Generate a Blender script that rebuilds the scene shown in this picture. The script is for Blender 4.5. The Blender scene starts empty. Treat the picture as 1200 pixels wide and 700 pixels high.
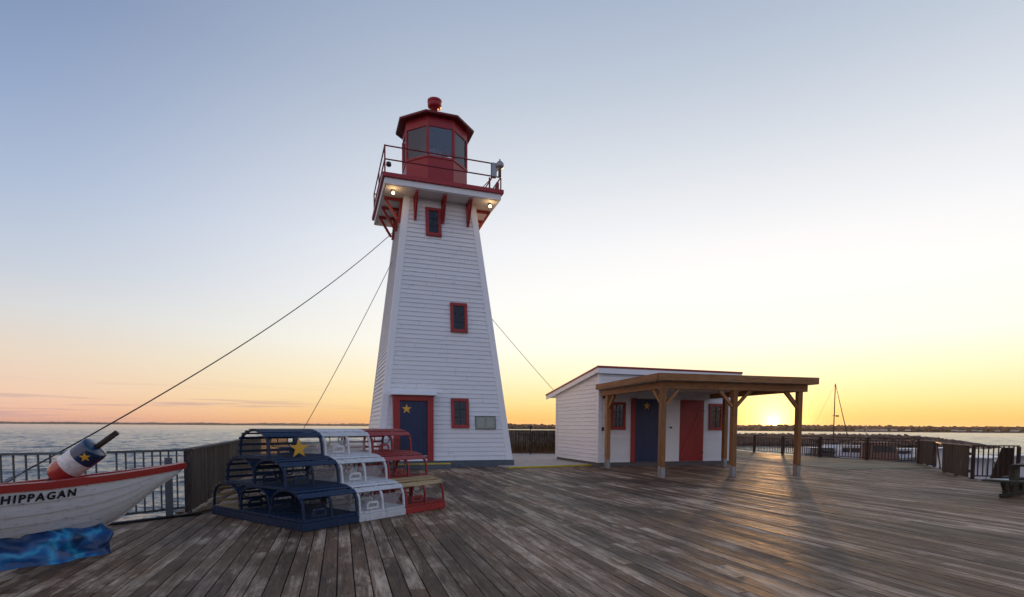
import bpy, math, random
from mathutils import Vector, Matrix, noise
R = math.radians
random.seed(11)
S = bpy.context.scene
C = S.collection

# ------------------------------------------------------------------ camera
cam_d = bpy.data.cameras.new('camera')
cam = bpy.data.objects.new('camera', cam_d); C.objects.link(cam); S.camera = cam
cam_d.sensor_width = 36; cam_d.lens = 19.2
cam_d.shift_y = 0.1529
cam_d.clip_start = 0.05; cam_d.clip_end = 30000
cam.matrix_world = Matrix.Translation((0, 0, 1.45)) @ Matrix.Rotation(R(87), 4, 'X') @ Matrix.Rotation(R(0.38), 4, 'Z')

# ------------------------------------------------------------------ sky
SUN_AZ = R(25.5); SUN_EL = R(0.62)
sdir = Vector((math.sin(SUN_AZ)*math.cos(SUN_EL), math.cos(SUN_AZ)*math.cos(SUN_EL), math.sin(SUN_EL)))
W = bpy.data.worlds.new('World'); S.world = W; W.use_nodes = True
wt = W.node_tree; wn = wt.nodes; wl = wt.links
def lin(c):
    return tuple(((x/255)/12.92 if x/255 <= .04045 else ((x/255+.055)/1.055)**2.4) for x in c) + (1,)
def wmath(op, a, b=None, clamp=False):
    n = wn.new('ShaderNodeMath'); n.operation = op; n.use_clamp = clamp
    for i, v in enumerate((a, b)):
        if v is None: continue
        if isinstance(v, (int, float)): n.inputs[i].default_value = v
        else: wl.new(v, n.inputs[i])
    return n.outputs[0]
def wdot(vec, d):
    n = wn.new('ShaderNodeVectorMath'); n.operation = 'DOT_PRODUCT'
    wl.new(vec, n.inputs[0]); n.inputs[1].default_value = d
    return n.outputs['Value']
def wramp(fac, stops):
    n = wn.new('ShaderNodeValToRGB'); cr = n.color_ramp
    while len(cr.elements) > 1: cr.elements.remove(cr.elements[-1])
    cr.elements[0].position = stops[0][0]; cr.elements[0].color = lin(stops[0][1])
    for p, c in stops[1:]:
        e = cr.elements.new(p); e.color = lin(c)
    wl.new(fac, n.inputs[0]); return n.outputs[0]
def wmix(fac, a, b, mode='MIX'):
    n = wn.new('ShaderNodeMix'); n.data_type = 'RGBA'; n.blend_type = mode; n.clamp_result = False
    if isinstance(fac, (int, float)): n.inputs[0].default_value = fac
    else: wl.new(fac, n.inputs[0])
    for i, v in ((6, a), (7, b)):
        if isinstance(v, tuple): n.inputs[i].default_value = v
        else: wl.new(v, n.inputs[i])
    return n.outputs[2]
tc = wn.new('ShaderNodeTexCoord')
nv = wn.new('ShaderNodeVectorMath'); nv.operation = 'NORMALIZE'; wl.new(tc.outputs['Generated'], nv.inputs[0])
D = nv.outputs[0]
sp = wn.new('ShaderNodeSeparateXYZ'); wl.new(D, sp.inputs[0])
z = wmath('MAXIMUM', sp.outputs['Z'], 0.0)
hl = wmath('SQRT', wmath('MAXIMUM', wmath('SUBTRACT', 1.0, wmath('MULTIPLY', z, z)), 0.0004))
caz = wmath('DIVIDE', wdot(D, (math.sin(SUN_AZ), math.cos(SUN_AZ), 0)), hl)
sunside = wramp(z, [(0, (246,176,92)), (.02, (249,200,116)), (.045, (252,224,152)), (.085, (253,240,196)), (.14, (253,249,233)), (.22, (248,246,242)),
                    (.30, (238,239,241)), (.40, (216,221,228)), (.50, (188,198,212)), (.60, (162,176,198)), (1, (112,134,172))])
side = wramp(z, [(0, (218,160,142)), (.02, (232,184,160)), (.045, (234,200,176)), (.10, (224,208,192)), (.16, (208,209,211)), (.22, (189,198,212)), (.32, (164,180,206)),
                 (.42, (140,159,192)), (.52, (118,138,175)), (.65, (100,121,160)), (1, (94,114,154))])
back = wramp(z, [(0, (204,202,224)), (.05, (218,216,236)), (.16, (226,224,242)), (.32, (194,207,234)), (.6, (146,172,214)), (1, (108,137,182))])
lat = wn.new('ShaderNodeMapRange'); lat.interpolation_type = 'SMOOTHSTEP'; wl.new(wdot(D, (-.97, -.24, 0)), lat.inputs[0]); lat.inputs[1].default_value = .35; lat.inputs[2].default_value = .9
back = wmix(lat.outputs[0], back, wramp(z, [(0, (250,200,186)), (.2, (255,218,202)), (.45, (224,212,222)), (1, (120,146,190))]))
f1 = wn.new('ShaderNodeMapRange'); f1.interpolation_type = 'SMOOTHSTEP'; wl.new(caz, f1.inputs[0])
f1.inputs[1].default_value = .30; f1.inputs[2].default_value = .995
f2 = wn.new('ShaderNodeMapRange'); f2.interpolation_type = 'SMOOTHSTEP'; wl.new(caz, f2.inputs[0])
f2.inputs[1].default_value = -.75; f2.inputs[2].default_value = .15
sky = wmix(f2.outputs[0], back, wmix(f1.outputs[0], side, sunside))
# thin cloud streaks low over the water
mp = wn.new('ShaderNodeMapping'); wl.new(D, mp.inputs[0]); mp.inputs['Scale'].default_value = (2.4, 2.4, 75)
ns = wn.new('ShaderNodeTexNoise'); wl.new(mp.outputs[0], ns.inputs[0]); ns.inputs['Scale'].default_value = 2.1; ns.inputs['Detail'].default_value = 5
st = wn.new('ShaderNodeMapRange'); st.interpolation_type = 'SMOOTHSTEP'; wl.new(ns.outputs[0], st.inputs[0]); st.inputs[1].default_value = .53; st.inputs[2].default_value = .66
bd = wn.new('ShaderNodeMapRange'); bd.interpolation_type = 'SMOOTHSTEP'; wl.new(z, bd.inputs[0]); bd.inputs[1].default_value = .075; bd.inputs[2].default_value = .02
off = wn.new('ShaderNodeMapRange'); off.interpolation_type = 'SMOOTHSTEP'; wl.new(caz, off.inputs[0]); off.inputs[1].default_value = .93; off.inputs[2].default_value = .55
cl = wmath('MULTIPLY', wmath('MULTIPLY', st.outputs[0], bd.outputs[0]), wmath('MULTIPLY', off.outputs[0], .55))
sky = wmix(cl, sky, lin((178,150,158)))
# aureole and the sun itself
cs = wdot(D, tuple(sdir))
ang = wmath('ARCCOSINE', wmath('MINIMUM', cs, 1.0))
gl = wmath('EXPONENT', wmath('MULTIPLY', ang, -1/R(1.15)))
gl2 = wmath('EXPONENT', wmath('MULTIPLY', ang, -1/R(9)))
def wscale(fac, col):
    n = wn.new('ShaderNodeVectorMath'); n.operation = 'SCALE'; n.inputs[0].default_value = col; wl.new(fac, n.inputs['Scale']); return n.outputs[0]
dk = wn.new('ShaderNodeMapRange'); wl.new(ang, dk.inputs[0]); dk.inputs[1].default_value = R(.46); dk.inputs[2].default_value = R(.26)
for v in (wscale(gl, (5.5, 3.2, 1.0)), wscale(gl2, (.14, .085, .03)), wscale(dk.outputs[0], (14, 11, 6))):
    a = wn.new('ShaderNodeVectorMath'); a.operation = 'ADD'; wl.new(sky, a.inputs[0]); wl.new(v, a.inputs[1]); sky = a.outputs[0]
# physical sky, same sun, adds its own glow
nk = wn.new('ShaderNodeTexSky'); nk.sky_type = 'NISHITA'; nk.sun_disc = False
nk.sun_elevation = SUN_EL; nk.sun_rotation = SUN_AZ; nk.dust_density = 2
bg = wn['Background']; bg.inputs[1].default_value = 1.0; wl.new(sky, bg.inputs[0])
bg2 = wn.new('ShaderNodeBackground'); wl.new(nk.outputs[0], bg2.inputs[0]); bg2.inputs[1].default_value = .012
ad = wn.new('ShaderNodeAddShader'); wl.new(bg.outputs[0], ad.inputs[0]); wl.new(bg2.outputs[0], ad.inputs[1])
wl.new(ad.outputs[0], wn['World Output'].inputs[0])

# ------------------------------------------------------------------ sun
sl = bpy.data.lights.new('sun', 'SUN'); so = bpy.data.objects.new('sun', sl); C.objects.link(so)
sl.energy = 3.2; sl.angle = R(.6); sl.color = (1, .52, .20)
so.rotation_euler = (-sdir).to_track_quat('-Z', 'Y').to_euler()
S.view_settings.view_transform = 'Standard'; S.view_settings.look = 'None'
S.view_settings.exposure = 0.10; S.view_settings.gamma = 1

# ------------------------------------------------------------------ helpers
class MB:
    def __init__(s): s.v = []; s.f = []; s.r = []; s.M = Matrix(); s.sm = []; s.mi = []; s.cm = 0
    def add(s, vs, fs, smooth=False, rnd=None):
        o = len(s.v); rr = random.random() if rnd is None else rnd
        s.v += [tuple(s.M @ Vector(p)) for p in vs]
        for f in fs: s.f.append([o+i for i in f]); s.r.append(rr); s.sm.append(smooth); s.mi.append(s.cm)
    def hexa(s, p, rnd=None):      # 4 bottom then 4 top
        s.add(p, [(3,2,1,0), (4,5,6,7), (0,1,5,4), (1,2,6,5), (2,3,7,6), (3,0,4,7)], rnd=rnd)
    def box(s, x0, x1, y0, y1, z0, z1, rnd=None):
        s.hexa([(x0,y0,z0),(x1,y0,z0),(x1,y1,z0),(x0,y1,z0),(x0,y0,z1),(x1,y0,z1),(x1,y1,z1),(x0,y1,z1)], rnd)
    def bar(s, a, b, w, h, up=(0,0,1), rnd=None):   # box from a to b, w across, h along up
        a = Vector(a); b = Vector(b); d = (b-a).normalized(); u = Vector(up)
        if abs(d.dot(u)) > .98: u = Vector((0,1,0))
        x = d.cross(u).normalized(); u = x.cross(d).normalized()
        q = [x*-w/2-u*h/2, x*w/2-u*h/2, x*w/2+u*h/2, x*-w/2+u*h/2]
        s.add([a+k for k in q]+[b+k for k in q], [(3,2,1,0),(4,5,6,7),(0,1,5,4),(1,2,6,5),(2,3,7,6),(3,0,4,7)], rnd=rnd)
    def tube(s, pts, r, n=8, closed=False, rnd=None):
        pts = [Vector(p) for p in pts]; vs = []; fs = []; m = len(pts)
        rs = r if isinstance(r, (list, tuple)) else [r]*m
        x = None
        for i, p in enumerate(pts):
            if closed: d = (pts[(i+1) % m]-pts[i-1]).normalized()
            else: d = (pts[min(i+1, m-1)]-pts[max(i-1, 0)]).normalized()
            if x is None:
                u = Vector((0,0,1)) if abs(d.z) < .9 else Vector((1,0,0)); x = d.cross(u).normalized()
            else: x = (x-d*x.dot(d)).normalized()
            y = d.cross(x)
            for k in range(n):
                t = 2*math.pi*k/n; vs.append(p+(x*math.cos(t)+y*math.sin(t))*rs[i])
        for i in range(m if closed else m-1):
            for k in range(n):
                a = i*n+k; b = i*n+(k+1) % n; c = ((i+1) % m)*n+(k+1) % n; d = ((i+1) % m)*n+k
                fs.append((a, b, c, d))
        s.add(vs, fs, True, rnd)
        if not closed:
            s.add(vs[:n], [tuple(range(n-1, -1, -1))], rnd=rnd); s.add(vs[-n:], [tuple(range(n))], rnd=rnd)
    def lathe(s, prof, n=24, M=None, smooth=True):
        M = M or Matrix(); vs = []; fs = []
        for r, zz in prof:
            for k in range(n):
                t = 2*math.pi*(k+.5)/n; vs.append(M @ Vector((r*math.sin(t), -r*math.cos(t), zz)))
        for i in range(len(prof)-1):
            for k in range(n):
                a = i*n+k; b = i*n+(k+1) % n; fs.append((a, b, b+n, a+n))
        fs.append(tuple(range(n-1, -1, -1))); fs.append(tuple((len(prof)-1)*n+k for k in range(n)))
        s.add(vs, fs, smooth)
    def prism(s, poly, y0, y1, rnd=None):      # polygon in x,z extruded along y
        n = len(poly); vs = [(x, y0, zz) for x, zz in poly]+[(x, y1, zz) for x, zz in poly]
        s.add(vs, [tuple(range(n)), tuple(range(2*n-1, n-1, -1))]+[(i, i+n, (i+1) % n+n, (i+1) % n) for i in range(n)], rnd=rnd)
    def build(s, name, mat, parent=None, bevel=0, loc=None, rotz=None):
        me = bpy.data.meshes.new(name); me.from_pydata(s.v, [], s.f)
        at = me.attributes.new('rnd', 'FLOAT', 'FACE'); at.data.foreach_set('value', s.r)
        me.polygons.foreach_set('use_smooth', s.sm); me.polygons.foreach_set('material_index', s.mi)
        import bmesh
        bm = bmesh.new(); bm.from_mesh(me); bmesh.ops.recalc_face_normals(bm, faces=bm.faces)
        bm.to_mesh(me); bm.free()
        me.materials.append(mat); me.update()
        o = bpy.data.objects.new(name, me); C.objects.link(o)
        if parent: o.parent = parent
        if loc: o.location = loc
        if rotz: o.rotation_euler[2] = rotz
        if bevel:
            b = o.modifiers.new('bevel', 'BEVEL'); b.width = bevel; b.segments = 2; b.limit_method = 'ANGLE'
        return o
def tag(o, label, cat, group=None, kind=None):
    if label: o['label'] = label
    if cat: o['category'] = cat
    if group: o['group'] = group
    if kind: o['kind'] = kind
    return o
def thing(name, label, cat, loc=(0,0,0), rotz=0, group=None):
    o = bpy.data.objects.new(name, None); C.objects.link(o); o.empty_display_size = .2
    o.location = loc; o.rotation_euler = (0,0,rotz); return tag(o, label, cat, group)
def struct(o, kind='structure'): o['kind'] = kind; return o
def copy_tree(o, parent=None):
    c = o.copy(); C.objects.link(c)
    if parent: c.parent = parent
    for ch in [x for x in bpy.data.objects if x.parent == o]: copy_tree(ch, c)
    return c
def az(a): return R(90-a)        # local x axis points along compass azimuth a (0 = view direction)
def star(r, r2=.40):
    return [((r if k % 2 == 0 else r*r2)*math.sin(math.pi*k/5), (r if k % 2 == 0 else r*r2)*math.cos(math.pi*k/5)) for k in range(10)]
def bx(name, mat, parent, *a, bevel=0):
    m = MB(); m.box(*a); return m.build(name, mat, parent, bevel)

# ------------------------------------------------------------------ materials
def mat(name): 
    m = bpy.data.materials.new(name); m.use_nodes = True; return m, m.node_tree.nodes, m.node_tree.links
def painted(name, col, rough=.5, var=.12, wear=None, wear_amt=.0, scale=6, bump=.15, spec=.4, stretch=(1,1,1), metal=0):
    m, n, l = mat(name); b = n['Principled BSDF']
    t = n.new('ShaderNodeTexCoord'); mp = n.new('ShaderNodeMapping'); l.new(t.outputs['Object'], mp.inputs[0]); mp.inputs['Scale'].default_value = stretch
    ns = n.new('ShaderNodeTexNoise'); ns.inputs['Scale'].default_value = scale; ns.inputs['Detail'].default_value = 7; ns.inputs['Roughness'].default_value = .62; l.new(mp.outputs[0], ns.inputs[0])
    a = n.new('ShaderNodeAttribute'); a.attribute_name = 'rnd'
    mr = n.new('ShaderNodeMath'); mr.operation = 'MULTIPLY_ADD'; l.new(a.outputs['Fac'], mr.inputs[0]); mr.inputs[1].default_value = .5; l.new(ns.outputs[0], mr.inputs[2])
    mm = n.new('ShaderNodeMapRange'); l.new(mr.outputs[0], mm.inputs[0]); mm.inputs[1].default_value = .35; mm.inputs[2].default_value = 1.15; mm.inputs[3].default_value = 1-var; mm.inputs[4].default_value = 1+var
    sc = n.new('ShaderNodeVectorMath'); sc.operation = 'SCALE'; sc.inputs[0].default_value = col; l.new(mm.outputs[0], sc.inputs['Scale'])
    out = sc.outputs[0]
    if wear:
        n2 = n.new('ShaderNodeTexNoise'); n2.inputs['Scale'].default_value = scale*2.3; n2.inputs['Detail'].default_value = 9; n2.inputs['Roughness'].default_value = .7; l.new(mp.outputs[0], n2.inputs[0])
        r = n.new('ShaderNodeMapRange'); l.new(n2.outputs[0], r.inputs[0]); r.inputs[1].default_value = .62-wear_amt*.25; r.inputs[2].default_value = .70-wear_amt*.2
        mx = n.new('ShaderNodeMix'); mx.data_type = 'RGBA'; l.new(r.outputs[0], mx.inputs[0]); l.new(out, mx.inputs[6]); mx.inputs[7].default_value = (*wear, 1); out = mx.outputs[2]
    l.new(out, b.inputs['Base Color']); b.inputs['Roughness'].default_value = rough; b.inputs['Specular IOR Level'].default_value = spec; b.inputs['Metallic'].default_value = metal
    if bump:
        bp = n.new('ShaderNodeBump'); bp.inputs['Strength'].default_value = bump; bp.inputs['Distance'].default_value = .02; l.new(ns.outputs[0], bp.inputs['Height']); l.new(bp.outputs[0], b.inputs['Normal'])
    return m
def wood(name, dark, light, grey, along='Y', rough=.6, greyamt=.5, spec=.35, big=.35, dirt=0.0, sat=1.0):
    """weathered boards: grain runs along one object axis, tone differs per board, pale worn patches"""
    m, n, l = mat(name); b = n['Principled BSDF']
    t = n.new('ShaderNodeTexCoord'); a = n.new('ShaderNodeAttribute'); a.attribute_name = 'rnd'
    off = n.new('ShaderNodeVectorMath'); off.operation = 'SCALE'; off.inputs[0].default_value = (37, 53, 71); l.new(a.outputs['Fac'], off.inputs['Scale'])
    ad = n.new('ShaderNodeVectorMath'); l.new(t.outputs['Object'], ad.inputs[0]); l.new(off.outputs[0], ad.inputs[1])
    def nz(src, sc, scale, det=6, ro=.6):
        mp = n.new('ShaderNodeMapping'); l.new(src, mp.inputs[0]); mp.inputs['Scale'].default_value = sc
        x = n.new('ShaderNodeTexNoise'); x.inputs['Scale'].default_value = scale; x.inputs['Detail'].default_value = det; x.inputs['Roughness'].default_value = ro; l.new(mp.outputs[0], x.inputs[0]); return x.outputs[0]
    g = {'X': (.06,1,1), 'Y': (1,.06,1), 'Z': (1,1,.05)}[along]
    s2 = {'X': (.3,1,1), 'Y': (1,.3,1), 'Z': (1,1,.3)}[along]
    grain = nz(ad.outputs[0], g, 60, 5, .6)
    streak = nz(ad.outputs[0], g, 11, 6, .65)
    patch = nz(ad.outputs[0], s2, 4.2, 10, .74)
    wide = nz(t.outputs['Object'], (1,1,1), big, 5, .6)
    def mr(src, a0, a1, b0=0, b1=1):
        r = n.new('ShaderNodeMapRange'); l.new(src, r.inputs[0]); r.inputs[1].default_value = a0; r.inputs[2].default_value = a1; r.inputs[3].default_value = b0; r.inputs[4].default_value = b1; return r.outputs[0]
    def mm(op, x, y):
        k = n.new('ShaderNodeMath'); k.operation = op
        for i, v in enumerate((x, y)):
            if isinstance(v, (int, float)): k.inputs[i].default_value = v
            else: l.new(v, k.inputs[i])
        return k.outputs[0]
    def mix(f, x, y):
        k = n.new('ShaderNodeMix'); k.data_type = 'RGBA'
        if isinstance(f, float): k.inputs[0].default_value = f
        else: l.new(f, k.inputs[0])
        for i, v in ((6, x), (7, y)):
            if isinstance(v, tuple): k.inputs[i].default_value = (*v, 1)
            else: l.new(v, k.inputs[i])
        return k.outputs[2]
    tone = mm('ADD', mm('MULTIPLY', mr(streak, .3, .7), .45), mm('MULTIPLY', a.outputs['Fac'], .55))
    c = mix(tone, dark, light)
    gf = mm('ADD', mm('ADD', mm('MULTIPLY', patch, .62), mm('MULTIPLY', wide, .38)), mm('MULTIPLY', a.outputs['Fac'], .10))
    gf = mr(gf, .64-.18*greyamt, .74-.18*greyamt)
    gf = mm('MULTIPLY', gf, mr(streak, .40, .56, .15, 1))
    c = mix(gf, c, grey)
    dk = mr(grain, .36, .52, .55, 1.0)
    if dirt:
        dd = mr(nz(t.outputs['Object'], s2, .9, 7, .65), .40, .56, 1-dirt, 1.0); dk = mm('MULTIPLY', dk, dd)
    sc = n.new('ShaderNodeVectorMath'); sc.operation = 'SCALE'; l.new(c, sc.inputs[0]); l.new(dk, sc.inputs['Scale'])
    l.new(sc.outputs[0], b.inputs['Base Color'])
    l.new(mr(patch, .3, .7, rough-.12, rough+.15), b.inputs['Roughness']); b.inputs['Specular IOR Level'].default_value = spec
    bp = n.new('ShaderNodeBump'); bp.inputs['Strength'].default_value = .5; bp.inputs['Distance'].default_value = .004
    l.new(mm('ADD', grain, mm('MULTIPLY', streak, .3)), bp.inputs['Height']); l.new(bp.outputs[0], b.inputs['Normal'])
    return m
def glass(name, tint=(.3,.33,.36), refl=.22):
    m, n, l = mat(name); n.remove(n['Principled BSDF'])
    tr = n.new('ShaderNodeBsdfTransparent'); tr.inputs[0].default_value = (*tint, 1)
    gy = n.new('ShaderNodeBsdfGlossy'); gy.inputs['Roughness'].default_value = .04; gy.inputs[0].default_value = (.85,.9,1,1)
    fr = n.new('ShaderNodeFresnel'); fr.inputs[0].default_value = 1.5
    ad = n.new('ShaderNodeMath'); ad.operation = 'ADD'; l.new(fr.outputs[0], ad.inputs[0]); ad.inputs[1].default_value = refl; ad.use_clamp = True
    mx = n.new('ShaderNodeMixShader'); l.new(ad.outputs[0], mx.inputs[0]); l.new(tr.outputs[0], mx.inputs[1]); l.new(gy.outputs[0], mx.inputs[2])
    l.new(mx.outputs[0], n['Material Output'].inputs[0]); return m
def emis(name, col, st):
    m, n, l = mat(name); b = n['Principled BSDF']; b.inputs['Emission Color'].default_value = (*col, 1); b.inputs['Emission Strength'].default_value = st; return m

WHITE = painted('white_paint', (.72,.73,.74), .55, .05, (.50,.50,.50), .12, 3, .12, stretch=(.5,.5,3))
WHITE_TRIM = painted('white_trim', (.76,.77,.78), .5, .04, None, 0, 4, .05)
SOFFIT = painted('soffit', (.72,.70,.66), .7, .06, None, 0, 3, .05)
RED = painted('red_paint', (.29,.018,.016), .42, .16, (.22,.03,.025), .15, 5, .15)
RED_DK = painted('red_metal_paint', (.32,.014,.022), .38, .12, None, 0, 3, .06)
RED_ROOF = painted('red_roof_paint', (.19,.014,.020), .45, .15, None, 0, 3, .06)
NAVY = painted('navy_paint', (.008,.020,.075), .4, .2, (.02,.03,.07), .1, 5, .15)
SKIRT = painted('grey_foundation', (.10,.115,.14), .75, .18, (.06,.06,.07), .2, 4, .3)
SHEDSK = painted('shed_foundation', (.11,.10,.10), .75, .18, None, 0, 4, .3)
YEL = painted('yellow_paint', (.55,.42,.03), .55, .15, (.25,.22,.12), .25, 7, .2)
GOLD = painted('gold_star_paint', (.70,.38,.04), .45, .1, (.45,.30,.10), .1, 20, .1)
STEEL = painted('grey_rail_paint', (.075,.085,.09), .5, .2, (.12,.06,.035), .12, 9, .15, spec=.5)
GALV = painted('galvanised', (.30,.31,.32), .45, .15, None, 0, 10, .05, metal=.6)
DARK = painted('dark_metal', (.02,.02,.022), .5, .2, None, 0, 8, .05)
BLACK = painted('black_paint', (.008,.008,.009), .4, .1, None, 0, 8, 0)
PLAQ = painted('plaque_metal', (.24,.27,.23), .45, .12, None, 0, 6, .05, metal=.3)
PLAQ2 = painted('plaque_text', (.42,.45,.38), .5, .1, None, 0, 30, 0)
CONC = painted('concrete', (.44,.39,.34), .85, .10, (.34,.30,.27), .25, 1.2, .3)
GLASS = glass('lantern_glass', (.82,.84,.86), .02)
PANE = glass('window_glass', (.10,.13,.15), .0)
INNER = painted('unlit_interior', (.012,.022,.026), .9, .1, None, 0, 5, 0)  # near-black colour stands for the shade of interiors seen through glass
DECKM = wood('deck_wood', (.080,.040,.019), (.31,.178,.093), (.62,.46,.325), 'Y', .62, .62, .28, .5, .55)
MOSS = wood('mossy_wood', (.085,.068,.035), (.19,.155,.08), (.30,.25,.15), 'X', .6, .45, .3, .4, .3)
FENCEM = wood('fence_wood', (.026,.019,.016), (.105,.084,.075), (.20,.19,.19), 'Z', .75, .3, .2, .8, .2)
FENCEB = wood('fence_wood_brown', (.035,.022,.018), (.085,.052,.040), (.16,.12,.10), 'Z', .75, .2, .2, .8, .2)
CAPM = wood('fence_cap_wood', (.09,.06,.045), (.20,.14,.10), (.28,.24,.21), 'X', .6, .45, .3, .5)
TIMB = wood('pavilion_timber', (.17,.078,.028), (.40,.19,.072), (.30,.20,.12), 'Z', .6, .22, .3, .6)
TIMX = wood('pavilion_beam', (.18,.083,.031), (.41,.20,.078), (.30,.21,.13), 'X', .6, .22, .3, .6)
TBL = wood('table_wood', (.018,.022,.018), (.045,.052,.042), (.12,.13,.10), 'X', .65, .3, .2, .6)
POLE = wood('buoy_pole', (.03,.02,.014), (.07,.045,.03), (.10,.08,.06), 'Z', .6, .2, .3)
NAT = wood('bare_lath', (.30,.19,.09), (.50,.36,.19), (.45,.38,.28), 'X', .65, .3, .3)
T_BLUE = painted('trap_blue', (.005,.022,.060), .55, .3, (.12,.14,.18), .14, 14, .25, spec=.3)
T_WHITE = painted('trap_white', (.60,.61,.63), .55, .22, (.24,.215,.20), .25, 7, .4)
T_RED = painted('trap_red', (.27,.016,.018), .45, .28, (.36,.24,.20), .14, 14, .25)
NET_D = painted('net_dark', (.03,.03,.035), .8, .2, None, 0, 9, 0)
NET_W = painted('net_white', (.60,.61,.62), .8, .2, None, 0, 9, 0)
RUST = painted('rope_brown', (.07,.045,.03), .9, .3, None, 0, 20, .3)
def two_world_noise_blue():
    m, n, l = mat('painted_waves'); b = n['Principled BSDF']
    t = n.new('ShaderNodeTexCoord')
    w0 = n.new('ShaderNodeTexNoise'); w0.inputs['Scale'].default_value = 3.2; w0.inputs['Detail'].default_value = 4; l.new(t.outputs['Object'], w0.inputs[0])
    ad = n.new('ShaderNodeMix'); ad.data_type = 'VECTOR'; ad.inputs[0].default_value = .30; l.new(t.outputs['Object'], ad.inputs[4]); l.new(w0.outputs['Color'], ad.inputs[5])
    v = n.new('ShaderNodeTexVoronoi'); v.feature = 'DISTANCE_TO_EDGE'; v.inputs['Scale'].default_value = 3.6; l.new(ad.outputs[1], v.inputs[0])
    r = n.new('ShaderNodeValToRGB'); cr = r.color_ramp
    cr.elements[0].position = 0; cr.elements[0].color = (.03,.30,.50,1); cr.elements[1].position = .33; cr.elements[1].color = (.004,.034,.12,1)
    for p, c in ((.035, (.012,.24,.46,1)), (.09, (.006,.13,.34,1)), (.18, (.004,.065,.21,1))):
        e = cr.elements.new(p); e.color = c
    l.new(v.outputs['Distance'], r.inputs[0])
    n2 = n.new('ShaderNodeTexNoise'); n2.inputs['Scale'].default_value = 6; n2.inputs['Detail'].default_value = 8; l.new(t.outputs['Object'], n2.inputs[0])
    mr = n.new('ShaderNodeMapRange'); l.new(n2.outputs[0], mr.inputs[0]); mr.inputs[1].default_value = .50; mr.inputs[2].default_value = .68
    mx = n.new('ShaderNodeMix'); mx.data_type = 'RGBA'; l.new(mr.outputs[0], mx.inputs[0]); l.new(r.outputs[0], mx.inputs[6]); mx.inputs[7].default_value = (.004,.028,.10,1)
    l.new(mx.outputs[2], b.inputs['Base Color']); b.inputs['Roughness'].default_value = .38
    bp = n.new('ShaderNodeBump'); bp.inputs['Strength'].default_value = .5; bp.inputs['Distance'].default_value = .045; l.new(n2.outputs[0], bp.inputs['Height']); l.new(bp.outputs[0], b.inputs['Normal'])
    return m
WAVE = two_world_noise_blue()

# ------------------------------------------------------------------ water
def water_mat():
    m, n, l = mat('sea_water'); b = n['Principled BSDF']
    b.inputs['Base Color'].default_value = (.035,.05,.06,1); b.inputs['Roughness'].default_value = .16; b.inputs['IOR'].default_value = 1.33
    b.inputs['Specular IOR Level'].default_value = .8
    t = n.new('ShaderNodeTexCoord')
    def nz(sc, scale, det, dist=0.0):
        mp = n.new('ShaderNodeMapping'); l.new(t.outputs['Object'], mp.inputs[0]); mp.inputs['Scale'].default_value = sc; mp.inputs['Rotation'].default_value = (0,0,R(12))
        x = n.new('ShaderNodeTexNoise'); x.inputs['Scale'].default_value = scale; x.inputs['Detail'].default_value = det; x.inputs['Distortion'].default_value = dist; l.new(mp.outputs[0], x.inputs[0]); return x.outputs[0]
    a = nz((.4,1,1), 4, 4, .4); c = nz((.5,1,1), .35, 3, .2); d = nz((1,1,1), .012, 3)
    s = n.new('ShaderNodeMath'); s.operation = 'MULTIPLY_ADD'; l.new(c, s.inputs[0]); s.inputs[1].default_value = 2.2; l.new(a, s.inputs[2])
    bp = n.new('ShaderNodeBump'); bp.inputs['Distance'].default_value = .12; l.new(s.outputs[0], bp.inputs['Height'])
    mr = n.new('ShaderNodeMapRange'); l.new(d, mr.inputs[0]); mr.inputs[1].default_value = .35; mr.inputs[2].default_value = .65; mr.inputs[3].default_value = .65; mr.inputs[4].default_value = 1.0
    l.new(mr.outputs[0], bp.inputs['Strength'])
    l.new(bp.outputs[0], b.inputs['Normal']); return m
WL = -2.0
import numpy as np
rng = np.random.default_rng(4)
rr_ = 6*1.0062**np.arange(0, 760); aa_ = np.radians(np.linspace(-62, 62, 820))
RG, AG = np.meshgrid(rr_, aa_, indexing='ij'); GX = RG*np.sin(AG); GY = RG*np.cos(AG); GZ = np.zeros_like(GX)
for k in range(46):
    lam = .55*(1.075**k); th_ = rng.normal(R(100), R(34)); amp = .0112*lam**.62
    kx, ky = np.cos(th_)*2*np.pi/lam, np.sin(th_)*2*np.pi/lam
    ph = GX*kx+GY*ky+rng.uniform(0, 6.28); ph = ph+.5*np.sin(GX*.07*rng.uniform(.5,1.5)+rng.uniform(0,6))+.5*np.sin(GY*.05+rng.uniform(0,6))
    env = .65+.35*np.sin(GX/(lam*9)+rng.uniform(0,6))*np.sin(GY/(lam*7)+rng.uniform(0,6))
    GZ += amp*env*(1-2*np.abs(np.sin(ph/2)))*1.0
GZ *= np.clip((700-RG)/300, 0, 1)
nr, na = GX.shape
co = np.stack([GX, GY, GZ+WL], -1).reshape(-1, 3)
ii = np.arange(nr*na).reshape(nr, na)
qf = np.stack([ii[:-1,:-1], ii[:-1,1:], ii[1:,1:], ii[1:,:-1]], -1).reshape(-1, 4)[:, ::-1]
far = np.array([(-14000,-600,WL-.5),(14000,-600,WL-.5),(14000,16000,WL-.5),(-14000,16000,WL-.5)])
co = np.vstack([co, far]); qf = np.vstack([qf, [[nr*na, nr*na+1, nr*na+2, nr*na+3]]])
me = bpy.data.meshes.new('water'); me.vertices.add(len(co)); me.vertices.foreach_set('co', co.ravel())
me.loops.add(qf.size); me.loops.foreach_set('vertex_index', qf.ravel().astype(np.int32))
me.polygons.add(len(qf)); me.polygons.foreach_set('loop_start', np.arange(0, qf.size, 4).astype(np.int32)); me.polygons.foreach_set('use_smooth', np.ones(len(qf), dtype=bool))
me.update(calc_edges=True); me.materials.append(water_mat())
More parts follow.
